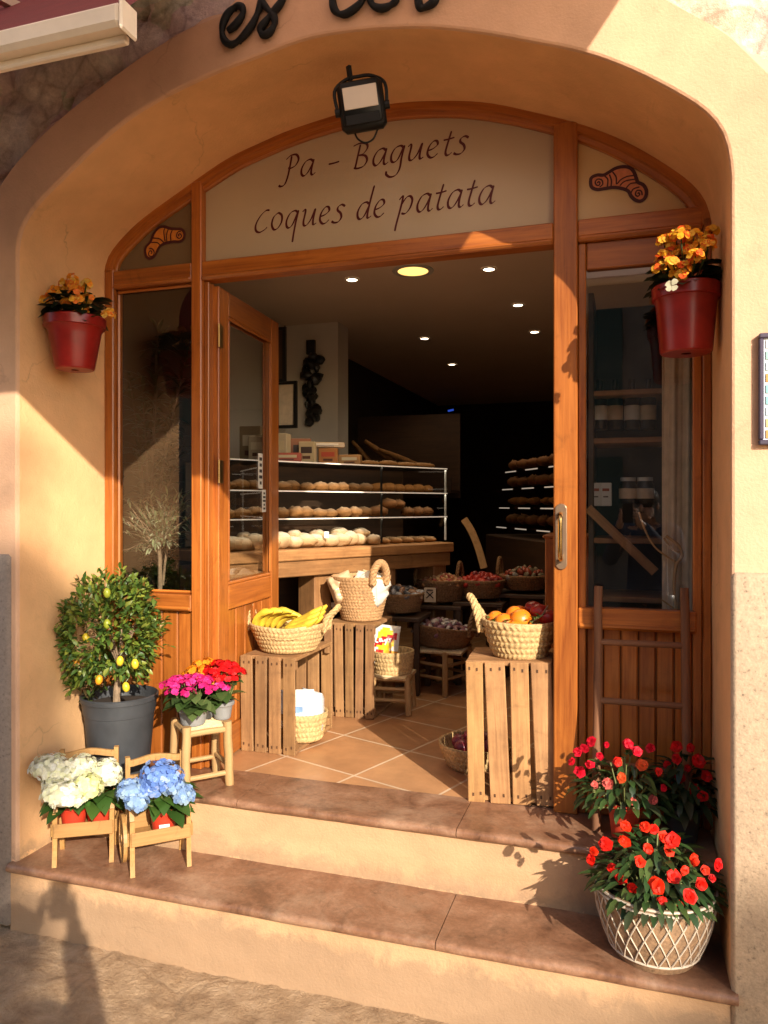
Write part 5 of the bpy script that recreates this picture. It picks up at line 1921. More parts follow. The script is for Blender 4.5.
# --- ladder
ld = thing('wooden_ladder', 'small weathered wooden ladder leaning on the right window behind the flowers', 'ladder', (0, 0, 0))
def lad(a, b, r0, r1, nm):
    mb = MB()
    a, b = Vector(a), Vector(b)
    P = [a.lerp(b, k / 10) + Vector((noise.noise(Vector((k * .5, a.x * 9, 0))) * .003, 0, 0)) for k in range(11)]
    mb.tube(P, [r0 + (r1 - r0) * k / 10 + .0012 * noise.noise(Vector((k * .9, a.x, 1))) for k in range(11)], 9)
    return mb.build(nm, M['ladder'], ld, angle=60)
tl, tr_ = at(598.5, 586, .505), at(684.5, 588, .505)
bl_, br_ = Vector((tl.x - .004, .40, ZL)), Vector((tr_.x + .006, .40, ZL))
lad(bl_, tl, .0165, .0150, 'side_rail')
lad(br_, tr_, .0165, .0150, 'side_rail')
for zpx in (645, 703, 764):
    z = at(640, zpx, .46).z
    f = (z - ZL) / (tl.z - ZL)
    a, b = bl_.lerp(tl, f), br_.lerp(tr_, f)
    lad(a, b, .0115, .0115, 'rung')
# ================================================================== FLOODLIGHT, PLAQUE, AWNINGS
random.seed(11)
flp = at(362, 106, .12)
fl_t = thing('floodlight', 'black floodlight with pale square window hanging under the arch', 'floodlight', flp, 0, rot=(R(8), R(-7), R(12)))
mb = MB()
w, h, d = .158, .165, .05
mb.box((0, 0, 0), (w, d, h), bev=.016, colour=(1, 1, 1))
mb.box((0, -.026, .004), (w * .86, .012, h * .86), bev=.006, colour=(1, 1, 1))
mb.build('housing', M['lamp_body'], fl_t, angle=50)
mb = MB(); mb.box((0, -.0335, .018), (w * .74, .004, h * .44), bev=.0015, colour=(1, 1, 1)); mb.build('lamp_window', M['lamp_glass'], fl_t, smooth=False)
mb = MB(); mb.box((0, -.0335, -.052), (w * .74, .004, h * .20), bev=.0015, colour=(1, 1, 1)); mb.build('driver_cover', M['lamp_body'], fl_t, smooth=False)
mb = MB()
mb.tube(spline([(-.085, .0, -.01), (-.088, .0, .06), (-.045, .0, .092), (0, .0, .096), (.045, .0, .092), (.088, .0, .06), (.085, 0, -.01)], 5), .006, 7)
mb.bar((-.028, .0, .088), (-.028, .0, .135), .016, .012)
mb.tube([(-.095, 0, -.01), (-.078, 0, -.01)], .014, 10); mb.tube([(.095, 0, -.01), (.078, 0, -.01)], .014, 10)
mb.build('bracket', M['lamp_body'], fl_t)
mb = MB(); mb.tube(spline([(-.038, .01, -.078), (-.028, .0, -.105), (-.004, -.004, -.122), (.024, .0, -.112), (.044, .01, -.078)], 8), .0033, 7); mb.build('cable', M['lamp_body'], fl_t)

# framed plaque at the right edge of the wall
pa, pb = at(758.5, 334, -.01), at(768, 445, -.01)
pq = thing('framed_menu_board', 'dark framed board of small colourful pictures on the right wall', 'menu board', (pa.x + .13, -.012, (pa.z + pb.z) / 2))
hw, hh_ = .13, (pa.z - pb.z) / 2
mb = MB()
mb.box((0, 0, hh_ - .007), (2 * hw, .022, .014), bev=.003, colour=(1, 1, 1)); mb.box((0, 0, -hh_ + .007), (2 * hw, .022, .014), bev=.003, colour=(1, 1, 1))
mb.box((-hw + .006, 0, 0), (.012, .0215, 2 * hh_ - .029), bev=.003, colour=(1, 1, 1)); mb.box((hw - .006, 0, 0), (.012, .0215, 2 * hh_ - .029), bev=.003, colour=(1, 1, 1))
mb.build('frame', plain('dark_violet_frame', (.06, .045, .075), .4), pq, smooth=False)
mb = MB()
mb.box((0, .002, 0), (2 * hw - .022, .006, 2 * hh_ - .026), colour=(.62, .66, .70))
cl = [(.25, .48, .50), (.45, .60, .62), (.60, .42, .22), (.20, .30, .52), (.62, .30, .10), (.70, .70, .66), (.30, .52, .46)]
nr, nc = 9, 5
for r in range(nr):
    for c in range(nc):
        mb.box((-hw + .036 + c * (2 * hw - .06) / (nc - 1) , -.0022, hh_ - .03 - r * (2 * hh_ - .06) / (nr - 1)), (.036, .003, .022), colour=random.choice(cl))
mb.build('board', M['packet'], pq, smooth=False)

# neighbouring awning: cream front bar and dark red canvas, top-left corner
na = thing('awning', 'dark red awning with a cream front bar over the rubble wall', 'awning', (0, 0, 0))
BY = -.95
e0 = at(126, 18, BY)
mb = MB()
mb.box((e0.x - .95, BY, e0.z), (1.9, .050, .052), bev=.010, colour=(1, 1, 1), grain=0)
mb.box((e0.x - .95, BY + .02, e0.z - .033), (1.88, .018, .020), bev=.004, colour=(1, 1, 1), grain=0)
mb.build('front_bar', M['cream_metal'], na, smooth=False)
mb = MB(); mb.box((e0.x + .005, BY, e0.z - .004), (.010, .058, .068), bev=.006, colour=(1, 1, 1)); mb.build('end_cap', M['cream_metal'], na, smooth=False)
mb = MB()
nx = 24
V, Fc = [], []
wx = at(205, 4, -.04).x
for i in range(nx + 1):
    u = i / nx
    for j in range(7):
        t = j / 6
        x1 = (e0.x - .02) * (1 - t) + wx * t
        V.append(Vector((e0.x - 1.9 + (x1 - e0.x + 1.9) * u, BY + .02 + (-.04 - BY - .02) * t, e0.z + .036 + (3.535 - e0.z - .036) * t - .01 * math.sin(PI * t))))
for i in range(nx):
    for j in range(6):
        Fc.append((i * 7 + j, (i + 1) * 7 + j, (i + 1) * 7 + j + 1, i * 7 + j + 1))
mb.add(V, Fc)
mb.build('canvas', M['canvas_red'], na, angle=180)

# added awning above the arch, out of frame, shaped to shade the upper wall
AX1, AYF, AZF, AZW = .626, -1.60, 3.06, 4.02
ow = thing('awning', 'unseen pinkish cream canvas awning added above the bakery arch to shade the wall', 'awning', (0, 0, 0))
AX0 = -2.55
mb = MB()
nx, ny = 26, 12
V = []
for i in range(nx + 1):
    x = AX0 + (AX1 - AX0) * i / nx
    for j in range(ny + 1):
        t = j / ny
        V.append(Vector((x, AYF * (1 - t) - .03 * t, AZF + (AZW - AZF) * t - .012 * math.sin(PI * t))))
Fc = [(i * (ny + 1) + j, (i + 1) * (ny + 1) + j, (i + 1) * (ny + 1) + j + 1, i * (ny + 1) + j + 1) for i in range(nx) for j in range(ny)]
n0 = len(V)
mb.add(V, Fc)   # a single sheet of cloth
mb.build('canvas', M['canvas_added'], ow, angle=180)
mb = MB(); mb.box(((AX0 + AX1) / 2, AYF - .01, AZF + .0), (AX1 - AX0, .05, .05), bev=.008, colour=(1, 1, 1)); mb.build('front_bar', M['cream_metal'], ow, smooth=False)
for x in (AX0 + .5, -.45):
    mb = MB(); mb.bar((x, -.03, AZF + .35), (x, AYF, AZF + .02), .03, .03); mb.build('arm', M['cream_metal'], ow, smooth=False)

# ================================================================== SHOP INTERIOR
# --- bread display: diagonal glass case on a wooden counter
DA = Vector((-1.58, 1.70, ZL))
UA = math.atan2(.862, .507)
bd_ = thing('bread_display', 'glass bread display with four lit shelves on a wooden counter', 'display case', DA, UA)
X0, X1 = -.72, .92
def zpx(y, z=4.34): return 1.62 + (505 - y) / FPX * z - ZL
SH = [zpx(464), zpx(492), zpx(518.5), zpx(545)]
mb = MB()
mb.box(((X0 + X1) / 2, .26, SH[3] - .045), (X1 - X0 + .06, .58, .06), bev=.006, grain=0)
mb.box(((X0 + X1) / 2, .0, SH[3] - .12), (X1 - X0 + .02, .03, .085), bev=.004, grain=0)
mb.build('counter_top', M['counter'], bd_, smooth=False)
for x in (X0 + .05, -.08, .42, X1 - .05):
    mb = MB(); mb.box((x, .10, (SH[3] - .08) / 2), (.12, .16, SH[3] - .08), bev=.006, grain=2); mb.build('counter_leg', M['counter'], bd_, smooth=False)
mb = MB(); mb.box(((X0 + X1) / 2, .50, .40), (X1 - X0, .02, .8), grain=0); mb.build('counter_back', M['darkwood'], bd_, smooth=False)
for k, z in enumerate(SH[:3]):
    mb = MB(); mb.box(((X0 + X1) / 2, .20, z), (X1 - X0, .38, .008), colour=(1, 1, 1))
    sh = mb.build('shelf', M['glass'] if k else M['black'], bd_, smooth=False)
    mb = MB(); mb.box(((X0 + X1) / 2, .006, z + .001), (X1 - X0, .007, .0065), colour=(1, 1, 1)); mb.build('shelf_edge', M['led_strip'], bd_, smooth=False)
for z in SH[:3]:
    L = bpy.data.lights.new('strip_light', 'AREA'); L.shape = 'RECTANGLE'; L.size = X1 - X0; L.size_y = .012
    L.energy = .55; L.color = (1, .86, .66)
    lo = bpy.data.objects.new('strip_light', L); col.objects.link(lo); lo.parent = bd_; lo.location = ((X0 + X1) / 2, .014, z - .008); lo.rotation_euler = (R(18), 0, 0)
for x in (X0, .36, X1):
    mb = MB(); mb.box((x, .02, (SH[0] + SH[3]) / 2), (.008, .012, SH[0] - SH[3]), colour=(1, 1, 1)); mb.build('upright', M['black'] if x < .9 else M['alu'], bd_, smooth=False)
mb = MB(); mb.box(((X0 + X1) / 2, .43, (SH[0] + SH[3]) / 2), (X1 - X0, .01, SH[0] - SH[3]), colour=(1, 1, 1)); mb.build('back_panel', M['darkwood'], bd_, smooth=False)
mb = MB(); mb.add([(X0, .004, SH[3] + .09), (X1, .004, SH[3] + .09), (X1, .004, SH[0] - .006), (X0, .004, SH[0] - .006)], [(0, 1, 2, 3)]); mb.build('front_glass', M['glass'], bd_, smooth=False)

rotU = Matrix.Rotation(UA, 3, 'Z')
def dloc(x, y, z): return DA + rotU @ Vector((x, y, z))
bread_mesh = {}
def loaf(kind, label, pos, rz, group, sc=1.0, cat='bread'):
    """each kind is modelled once, repeats share its mesh"""
    base_kind = kind
    kind = kind + str(random.randrange(4))      # a few shapes of each kind
    if kind not in bread_mesh:
        def tone(c, flour):
            def f(d):
                k = max(0, d.z) ** 1.5 * flour
                return tuple(a * (1 - k) + b * k for a, b in zip(c, (.72, .62, .48)))
            return f
        mb = MB()
        if base_kind == 'round': mb.blob((0, 0, .034), (.064, .055, .036), None, 20, 13, .20, 2.4, top=tone((.34, .155, .05), .30))
        elif base_kind == 'flour': mb.blob((0, 0, .040), (.066, .060, .042), None, 18, 11, .10, 2.0, top=tone((.50, .33, .17), .95))
        elif base_kind == 'ciabatta': mb.blob((0, 0, .036), (.085, .055, .037), None, 20, 12, .24, 2.4, top=tone((.46, .28, .13), .9))
        elif base_kind == 'dark':
            mb.blob((0, 0, .034), (.070, .05, .037), None, 18, 11, .16, 2.6, top=tone((.22, .085, .025), .12))
        elif base_kind == 'croissant':
            P = [Vector((math.sin(a) * .055, -math.cos(a) * .05 + .03, .026)) for a in [(-1.35 + 2.7 * k / 16) for k in range(17)]]
            mb.tube(P, [.010 + .020 * math.sin(PI * k / 16) * (1 + .16 * (k % 2)) for k in range(17)], 9, colour=(.34, .14, .035))
        elif base_kind == 'long':
            mb.blob((0, 0, .032), (.16, .042, .034), None, 24, 10, .06, 3.0, top=tone((.36, .17, .055), .3))
            for k in range(4):
                mb.bar((-.10 + .06 * k, -.022, .062), (-.07 + .06 * k, .022, .062), .010, .006, colour=(.55, .38, .2))
        elif base_kind == 'baguette':
            P = [Vector((-.26 + .52 * k / 20, .006 * math.sin(k), .03)) for k in range(21)]
            mb.tube(P, [.012 + .020 * math.sin(PI * min(1, max(.03, k / 20))) ** .5 * (1 + .07 * math.sin(k * 1.7)) for k in range(21)], 10, colour=(.36, .18, .065))
        if base_kind in ('round', 'dark', 'flour', 'ciabatta'):      # score cuts across the crust
            for q in range(random.choice((1, 2, 3))):
                y0_ = random.uniform(-.018, .018)
                mb.tube([(-.034, y0_, .058), (0, y0_ + .006, .072 if base_kind != 'round' else .068), (.034, y0_ + .002, .058)], [.002, .0055, .002], 6, colour=(.62, .47, .30) if base_kind != 'dark' else (.40, .22, .10))
        bread_mesh[kind] = mb.build({'round': 'bread_roll', 'flour': 'floured_roll', 'ciabatta': 'floured_loaf', 'dark': 'pastry', 'croissant': 'croissant', 'long': 'long_loaf', 'baguette': 'baguette'}[base_kind], M['bread'], None, angle=180)
        o = bread_mesh[kind]
        o['_used'] = 0
    src = bread_mesh[kind]
    if not src.get('_used'):
        o = src; o['_used'] = 1
    else:
        o = src.copy(); col.objects.link(o)
    o.location = pos
    o.rotation_euler = (0, 0, rz) if not hasattr(rz, '__len__') else rz
    o.scale = (sc, sc, sc * random.uniform(.9, 1.08))
    tag(o, label, cat, group)
    return o
# bottom tray: floured loaves heaped in a row
for k in range(14):
    x = X0 + .08 + k * .082
    if x < .36:
        loaf('flour' if k % 3 else 'ciabatta', 'floured white roll in the row along the bottom of the glass bread display', dloc(x, .10 + random.uniform(-.02, .03), SH[3] - .014), random.uniform(0, 6), 'floured rolls on the bottom tray', random.uniform(.85, 1.15))
        if k % 2: loaf('flour' if k % 4 == 1 else 'ciabatta', 'floured roll lying on top of the bottom tray row', dloc(x + .04, .15, SH[3] + .025), random.uniform(0, 6), 'floured rolls on top of the tray row', random.uniform(.7, .9))
for k in range(5):
    loaf('long', 'flat seeded pastry on the bottom tray right of the floured rolls', dloc(.46 + k * .10, .13, SH[3] - .014), UA + R(80), 'flat pastries on the bottom tray', .62)
for k in range(12):
    x = X0 + .08 + k * .088
    if x < .34:
        loaf('round', 'round bread roll in the row on the lower glass shelf of the display', dloc(x + random.uniform(-.012, .012), .10 + random.uniform(0, .05), SH[2] + .004), random.uniform(0, 6), 'rolls on the lower glass shelf', random.uniform(.78, .92))
for k in range(6):
    loaf('dark', 'dark brown loaf at the right end of the lower glass shelf', dloc(.42 + k * .085, .12, SH[2] + .004 + (.05 if k in (1, 2) else 0)), random.uniform(0, 6), 'dark loaves on the lower glass shelf', random.uniform(.85, 1.0))
for k in range(12):
    x = X0 + .08 + k * .088
    if x < .34:
        loaf('round', 'round bread roll in the row on the upper glass shelf of the display', dloc(x + random.uniform(-.012, .012), .10 + random.uniform(0, .05), SH[1] + .004), random.uniform(0, 6), 'rolls on the upper glass shelf', random.uniform(.72, .88))
for k in range(6):
    loaf('croissant', 'brown croissant at the right end of the upper glass shelf', dloc(.42 + k * .085, .13, SH[1] + .004), UA + random.uniform(-.4, .4), 'croissants on the upper glass shelf', random.uniform(.9, 1.1))
for k in range(4):
    loaf('long', 'long brown loaf lying on top of the glass bread display', dloc(.38 + k * .15, .14, SH[0] + .004), UA + random.uniform(-.2, .2), 'long loaves on top of the display', .62)
# small white price card in the rolls
mb = MB(); mb.box((0, 0, .025), (.026, .002, .036), colour=(1, 1, 1)); o = mb.build('price_card', M['paper'], None, smooth=False); o.location = dloc(-.06, .015, SH[3] + .035); o.rotation_euler = (0, 0, R(20))
tag(o, 'small white price card standing among the floured rolls', 'price card')
# packets on top of the display
def carton(label, pos, s, c, rz, seed, group='packets on top of the bread display'):
    mb = MB()
    mb.box((0, 0, s[2] / 2), s, bev=.003, colour=c)
    mb.box((0, -s[1] / 2 - .001, s[2] * .6), (s[0] * .7, .0012, s[2] * .3), colour=random.choice([(.5, .08, .04), (.6, .5, .3), (.08, .06, .05), (.7, .62, .45)]))
    mb.box((0, -s[1] / 2 - .0012, s[2] * .25), (s[0] * .5, .001, s[2] * .14), colour=(.12, .05, .03))
    o = mb.build('biscuit_packet', M['packet'], None, smooth=False)
    o.location = pos; o.rotation_euler = (0, 0, rz)
    return tag(o, label, 'packet', group)
zt = SH[0] + .005
carton('cream packet standing at the left end on top of the display', dloc(-.36, .18, zt), (.10, .06, .15), (.42, .34, .22), UA - R(60), 1)
carton('red and cream packet lying low on top of the display', dloc(-.27, .10, zt), (.16, .08, .05), (.45, .10, .06), UA - R(40), 2)
carton('small cream printed packet in the middle on top of the display', dloc(-.13, .10, zt), (.09, .06, .12), (.58, .48, .28), UA - R(50), 3)
carton('orange brown packet with a dark round emblem on top of the display', dloc(.02, .10, zt), (.11, .06, .09), (.48, .20, .06), UA - R(45), 4)
carton('flat pale packet lying across the others on top of the display', dloc(.0, .14, zt + .095), (.26, .10, .03), (.50, .34, .18), UA - R(30), 5)

for k, (x, y, s, cl_, lb) in enumerate(((-.46, .10, (.09, .06, .13), (.50, .42, .30), 'tall cream packet at the far left on top of the display'),
        (-.40, .26, (.12, .08, .20), (.30, .22, .13), 'tall brown paper packet at the back left on top of the display'),
        (-.22, .24, (.10, .07, .17), (.55, .46, .30), 'pale packet at the back behind the red packet'),
        (-.07, .25, (.12, .07, .15), (.38, .16, .08), 'rust coloured packet at the back of the display top'),
        (.12, .24, (.10, .07, .13), (.46, .38, .26), 'beige packet at the back right of the display top'),
        (.20, .12, (.13, .09, .06), (.50, .28, .12), 'low orange packet right of the packet group'))):
    carton(lb, dloc(x, y, zt), s, cl_, UA - R(50) + random.uniform(-.3, .3), k)
# baguettes in a dark rack beyond the display
rk = thing('baguette_rack', 'dark slanted rack holding baguettes at the back of the shop', 'rack', at(400, 455, 3.6))
mb = MB()
mb.box((0, .05, -.30), (.9, .35, .02), grain=0); mb.box((0, .24, -.0), (.9, .02, .7), grain=0); mb.box((0, -.10, -.25), (.9, .02, .12), grain=0)
mb.build('shelf', M['darkwood'], rk, smooth=False)
rl = rk.location
for k in range(3):
    loaf('baguette', 'baguette leaning in the dark rack at the back of the shop', (rl.x - .30 + .15 * k, rl.y + .02, rl.z - .05 + .03 * (k % 2)), (0, R(50 - 14 * (k % 3)), R(15)), 'baguettes in the back rack', .8)

# --- left wall: pictures, pillar, hanging ornament
mb = MB()
pq0 = at(308, 400, 2.55)
struct_p = MB(); struct_p.box((RX0 + .20, 2.70, (ZL + CZ) / 2), (.40, .20, CZ - ZL - .004), colour=(1, 1, 1))
struct(struct_p.build('shop_pillar', M['white_wall'], None, smooth=False))
def picture(label, px0, py0, px1, py1, Y, c):
    a, b = at(px0, py0, Y), at(px1, py1, Y)
    t = thing('picture_frame', label, 'picture', ((a.x + b.x) / 2, Y, (a.z + b.z) / 2))
    w, h = b.x - a.x, a.z - b.z
    mb = MB()
    for s in (-1, 1):
        mb.box((s * (w / 2 - .01), 0, 0), (.02, .02, h), grain=2); mb.box((0, -.001, s * (h / 2 - .01)), (w - .04, .02, .02), grain=0)
    mb.build('frame', M['black'], t, smooth=False)
    mb = MB(); mb.box((0, .004, 0), (w - .03, .008, h - .03), colour=(1, 1, 1)); mb.build('print', c, t, smooth=False)
    return t
picture('dark picture hanging high on the white wall behind the door', 272, 328, 286, 382, 2.02, M['darkwood'])
picture('dark framed picture above the packets on the white wall', 276, 382, 297, 428, 2.05, M['cloth'])
orn = thing('hanging_ornament', 'long dark hanging ornament of dried bundles on the white pillar', 'ornament', at(311, 346, 2.56))
mb = MB()
mb.box((0, 0, -.01), (.06, .03, .10), colour=(1, 1, 1))
for k in range(26):
    z = -.08 - .018 * k
    mb.blob((random.uniform(-.05, .05), random.uniform(-.03, .03), z), (.035 + .02 * math.sin(k), .03, .035), None, 8, 6, .3)
mb.build('dried_bundle', M['black'], orn)

# --- right display with trays, further back
RDp = at(518, 530, 3.1)
rd = thing('pastry_counter', 'dark pastry counter with tilted shelves at the back right of the shop', 'counter', (RDp.x, RDp.y, ZL), R(-62))
mb = MB(); mb.box((0, .3, .45), (1.5, .6, .9), bev=.01, grain=0); mb.build('counter_body', M['darkwood'], rd, smooth=False)
for k, z in enumerate((.98, 1.13, 1.27, 1.40)):
    mb = MB(); mb.box((0, .2, z), (1.3, .34, .008), Matrix.Rotation(R(8), 3, 'X'), colour=(1, 1, 1)); s_ = mb.build('shelf', M['glass'], rd, smooth=False)
    for q in range(3):
        mb = MB(); mb.box((-.45 + .42 * q + .07 * k, .03, z - .018), (.22, .006, .008), colour=(1, 1, 1)); mb.build('shelf_edge', M['led_strip'], rd, smooth=False)
rR = Matrix.Rotation(R(-62), 3, 'Z')
for k in range(4):
    for q in range(6):
        loaf('dark' if k != 1 else 'croissant', ('dark pastry on the %s tilted shelf of the back right counter' % ('lowest', 'second', 'third', 'top')[k]), Vector((RDp.x, RDp.y, ZL)) + rR @ Vector((-.5 + .2 * q, .16, (.99, 1.14, 1.28, 1.41)[k])), random.uniform(0, 6), 'pastries on the %s back right shelf' % ('lowest', 'second', 'third', 'top')[k], 1.0, 'pastry')

# --- stools and baskets in the aisle
def slim_stool(label, pts, zs_, loc_group='low stools under the baskets'):
    c = sum((Vector(p) for p in pts), Vector()) / len(pts)
    t = thing('low_stool', label, 'stool', (c.x, c.y, ZL), 0, loc_group)
    for p in pts:
        q = Vector(p) - c
        mb = MB(); mb.tube([(q.x * 1.1, q.y * 1.1, 0), (q.x, q.y, zs_)], [.018, .016], 9); mb.build('leg', M['rustic'], t)
    n = len(pts)
    for i in range(n):
        a, b = Vector(pts[i]) - c, Vector(pts[(i + 1) % n]) - c
        for z in (zs_ * .38, zs_ * .68):
            MB().tube([(a.x * 1.05, a.y * 1.05, z), (b.x * 1.05, b.y * 1.05, z)], .010, 7).build('rung', M['rustic'], t)
        MB().tube([(a.x, a.y, zs_ - .01), (b.x, b.y, zs_ - .01)], .016, 8).build('seat_rail', M['rustic'], t)
    mb = MB()
    m_ = max(abs((Vector(p) - c).x) for p in pts)
    for k in range(12):
        y = -m_ + 2 * m_ * k / 11
        mb.tube([(-m_, y, zs_ - .006), (0, y, zs_ - .002), (m_, y, zs_ - .006)], .011, 6)
    mb.build('seat', M['twine'], t)
    return t
f1 = fl(381, 715, ZL)
def sq(c, s, a=0.0):
    return [(c.x + s * math.cos(a + PI / 4 + k * PI / 2), c.y + s * math.sin(a + PI / 4 + k * PI / 2), 0) for k in range(4)]
sa = Vector((f1.x + .03, f1.y + .12, 0))
slim_stool('low pale stool carrying the small basket with the crisp packet', sq(sa, .13, R(8)), .205)
bs1 = place_basket('small_basket', 'small straw basket holding a crisp packet beside the middle crate', .098, .118, .12, (sa.x, sa.y, ZL + .207), 'wicker', 5)
def crisp(u, v):
    du, dv = u - .05, v - .30
    if abs(dv - du * .30) < .17 and abs(du) < .74: return (.60, .012, .012)
    if du * du * .7 + dv * dv < .34: return (.82, .50, .02)
    if (u + .30) ** 2 + (v + .42) ** 2 < .10: return (.60, .02, .015)
    if v < -.2 and u > -.05: return (.75, .33, .03)
kp = crumpled_bag('crisp_packet', 'white crisp packet with a red and yellow logo standing in the small straw basket', 'crisp packet', (sa.x - .045, sa.y - .055, ZL + .25), (.155, .05, .225), (.74, .70, .62), R(25), None, seed=9, band=crisp, rot=(R(-10), R(6), R(12)))
# logo script on the packet: a white squiggle on the red ribbon
mb = MB()
for st_ in ([(-.04, .02), (-.045, -.015), (-.03, -.02)], [(-.012, -.002), (-.025, .0), (-.022, -.014), (-.01, -.008), (-.008, -.016)], [(.0, .0), (.004, -.01), (.012, .004), (.004, -.03)], [(.034, .008), (.024, .004), (.03, -.008), (.022, -.012)]):
    pts = [Vector((x * 1.1, 0, .146 + z)) for x, z in st_]
    nib_ribbon(mb, spline(pts, 5), .008, -.034, wmin=.8)
mb.build('logo', M['paper'], kp, smooth=False)

f2 = fl(432, 695, ZL)
sb = Vector((f2.x + .02, f2.y + .16, 0))
slim_stool('low pale stool carrying the wide dark basket in the aisle', sq(sb, .17, R(-25)), .26)
wb_ = place_basket('wide_basket', 'wide dark round basket of wrapped sweets on the aisle stool', .13, .205, .12, (sb.x, sb.y, ZL + .262), 'wicker_dark', 6, tilt=(R(-6), R(5)))
for a in (R(170), R(-15)):
    handle_loop(a, .205, .12, .12, .0, r=.012).build('handle', M['wicker_dark'], wb_)
def heap(name, label, cat, loc, r, n, cols, s, mat='packet', group=None, z0=0):
    t = thing(name, label, cat, loc, 0, group)
    for i in range(n):
        a = i * 2.399; q = math.sqrt(i / n)
        mb = MB()
        c = (math.cos(a) * r * q, math.sin(a) * r * q, z0 + (1 - q * q) * r * .35)
        rot = Quaternion(rnd_dir(), random.uniform(0, 3)).to_matrix()
        mb.blob(c, (s, s * .7, s * .45), rot, 8, 6, .25, 2, colour=random.choice(cols))
        mb.build('piece', M[mat], t, angle=180)
    return t
heap('sweets_heap', 'heap of pale and purple wrapped sweets in the wide dark basket', 'sweets', (sb.x, sb.y, ZL + .36), .17, 60, [(.45, .38, .38), (.25, .12, .12), (.5, .45, .42), (.22, .10, .14)], .028)
def back_basket(label, px, py, Y, r, h, mat, contents, contlabel, cols, s, n, cat, zpad=0.0):
    p = at(px, py, Y)
    t = place_basket('round_basket', label, r * .72, r, h, (p.x, p.y, p.z), mat, 6, group='baskets at the back of the aisle')
    handle_loop(R(175), r, h, .11, .0, r=.011).build('handle', M[mat], t)
    heap(contents, contlabel, cat, (p.x, p.y, p.z + h * .85), r * .92, int(n * 1.4), cols, s)
    return p
# low shop bench that carries the rear baskets
p1 = at(402, 614, 2.15); p2 = at(442, 603, 2.5); p3 = at(482, 600, 2.55); p4 = at(525, 592, 2.7)
for nm, p, wd in (('bench beneath the basket of silver bags', p1, .30), ('bench beneath the heaped orange basket', p2, .32), ('bench beneath the red packet basket', p3, .32), ('bench beneath the rear right basket', p4, .34)):
    t = thing('low_bench', 'dark low wooden ' + nm, 'bench', (p.x, p.y, ZL), 0, 'dark benches under the rear baskets')
    zz = p.z - ZL
    mb = MB(); mb.box((0, 0, zz - .012), (wd, wd, .024), bev=.003, grain=0); mb.build('seat', M['darkwood'], t, smooth=False)
    for sx in (-1, 1):
        for sy in (-1, 1):
            mb = MB(); mb.box((sx * (wd / 2 - .02), sy * (wd / 2 - .02), (zz - .025) / 2), (.034, .034, zz - .025), bev=.003, grain=2); mb.build('leg', M['darkwood'], t, smooth=False)
back_basket('round brown basket of silver snack bags left of the aisle', 400, 611, 2.15, .15, .11, 'wicker_dark', 'snack_heap', 'heap of silver and dark snack bags in the brown basket', [(.4, .4, .42), (.1, .1, .11), (.35, .2, .12)], .035, 26, 'snacks')
back_basket('large basket heaped with orange snacks at the back of the aisle', 442, 600, 2.5, .165, .13, 'wicker_dark', 'snack_heap', 'high heap of orange and pink snacks in the large rear basket', [(.5, .22, .08), (.55, .30, .16), (.45, .10, .08), (.6, .4, .2)], .026, 70, 'snacks')
back_basket('basket of red packets behind the wide dark basket', 482, 597, 2.55, .15, .11, 'wicker_dark', 'packet_heap', 'heap of deep red packets in the rear basket', [(.42, .03, .02), (.5, .05, .03), (.2, .02, .02)], .034, 30, 'packets')
back_basket('shallow basket of small mixed packets at the rear right', 525, 589, 2.7, .17, .09, 'wicker_dark', 'packet_heap', 'heap of small mixed packets in the rear right basket', [(.3, .28, .25), (.3, .06, .03), (.2, .16, .1)], .03, 30, 'packets')
# the tall flat handle strap standing behind
sp = at(474, 560, 2.48)
mb = MB()
P = spline([at(464, 519, 2.5), at(472, 532, 2.49), at(479, 550, 2.48), at(484, 568, 2.47)], 6)
for a, b in zip(P, P[1:]):
    mb.bar(a, b + (b - a) * .05, .045, .010, (0, -1, 0), colour=(1, 1, 1))
o = mb.build('basket_strap', M['rustic'], None, smooth=False); tag(o, 'pale curved wooden strap standing up from the red packet basket', 'strap')
# small label card
mb = MB(); mb.box((0, 0, .045), (.075, .003, .09), colour=(1, 1, 1)); o = mb.build('label_card', M['cloth'], None, smooth=False); o.location = at(430, 602, 2.28); tag(o, 'small square label card standing between the rear baskets', 'label card')
mb = MB()
for a, b in (((-.022, .025), (.022, .065)), ((-.022, .065), (.022, .025)), ((-.02, .075), (.02, .075))):
    mb.bar((a[0], -.003, a[1]), (b[0], -.003, b[1]), .004, .006)
mb.build('print', M['black'], o, smooth=False)

# dark wooden cupboard whose end shows by the post
cp = thing('low_cupboard', 'dark red wooden cupboard end just inside the door post', 'cupboard', (-.235, 1.42, ZL))
p = at(545, 535, 1.42)
mb = MB(); mb.box((p.x + .235 + .15, .16, (p.z - ZL) / 2), (.30, .32, p.z - ZL - .02), bev=.004, grain=2); mb.build('carcass', W, cp, smooth=False)
mb = MB(); mb.box((p.x + .235 + .15, .16, p.z - ZL - .008), (.32, .34, .016), bev=.004, grain=0); mb.build('top', W, cp, smooth=False)

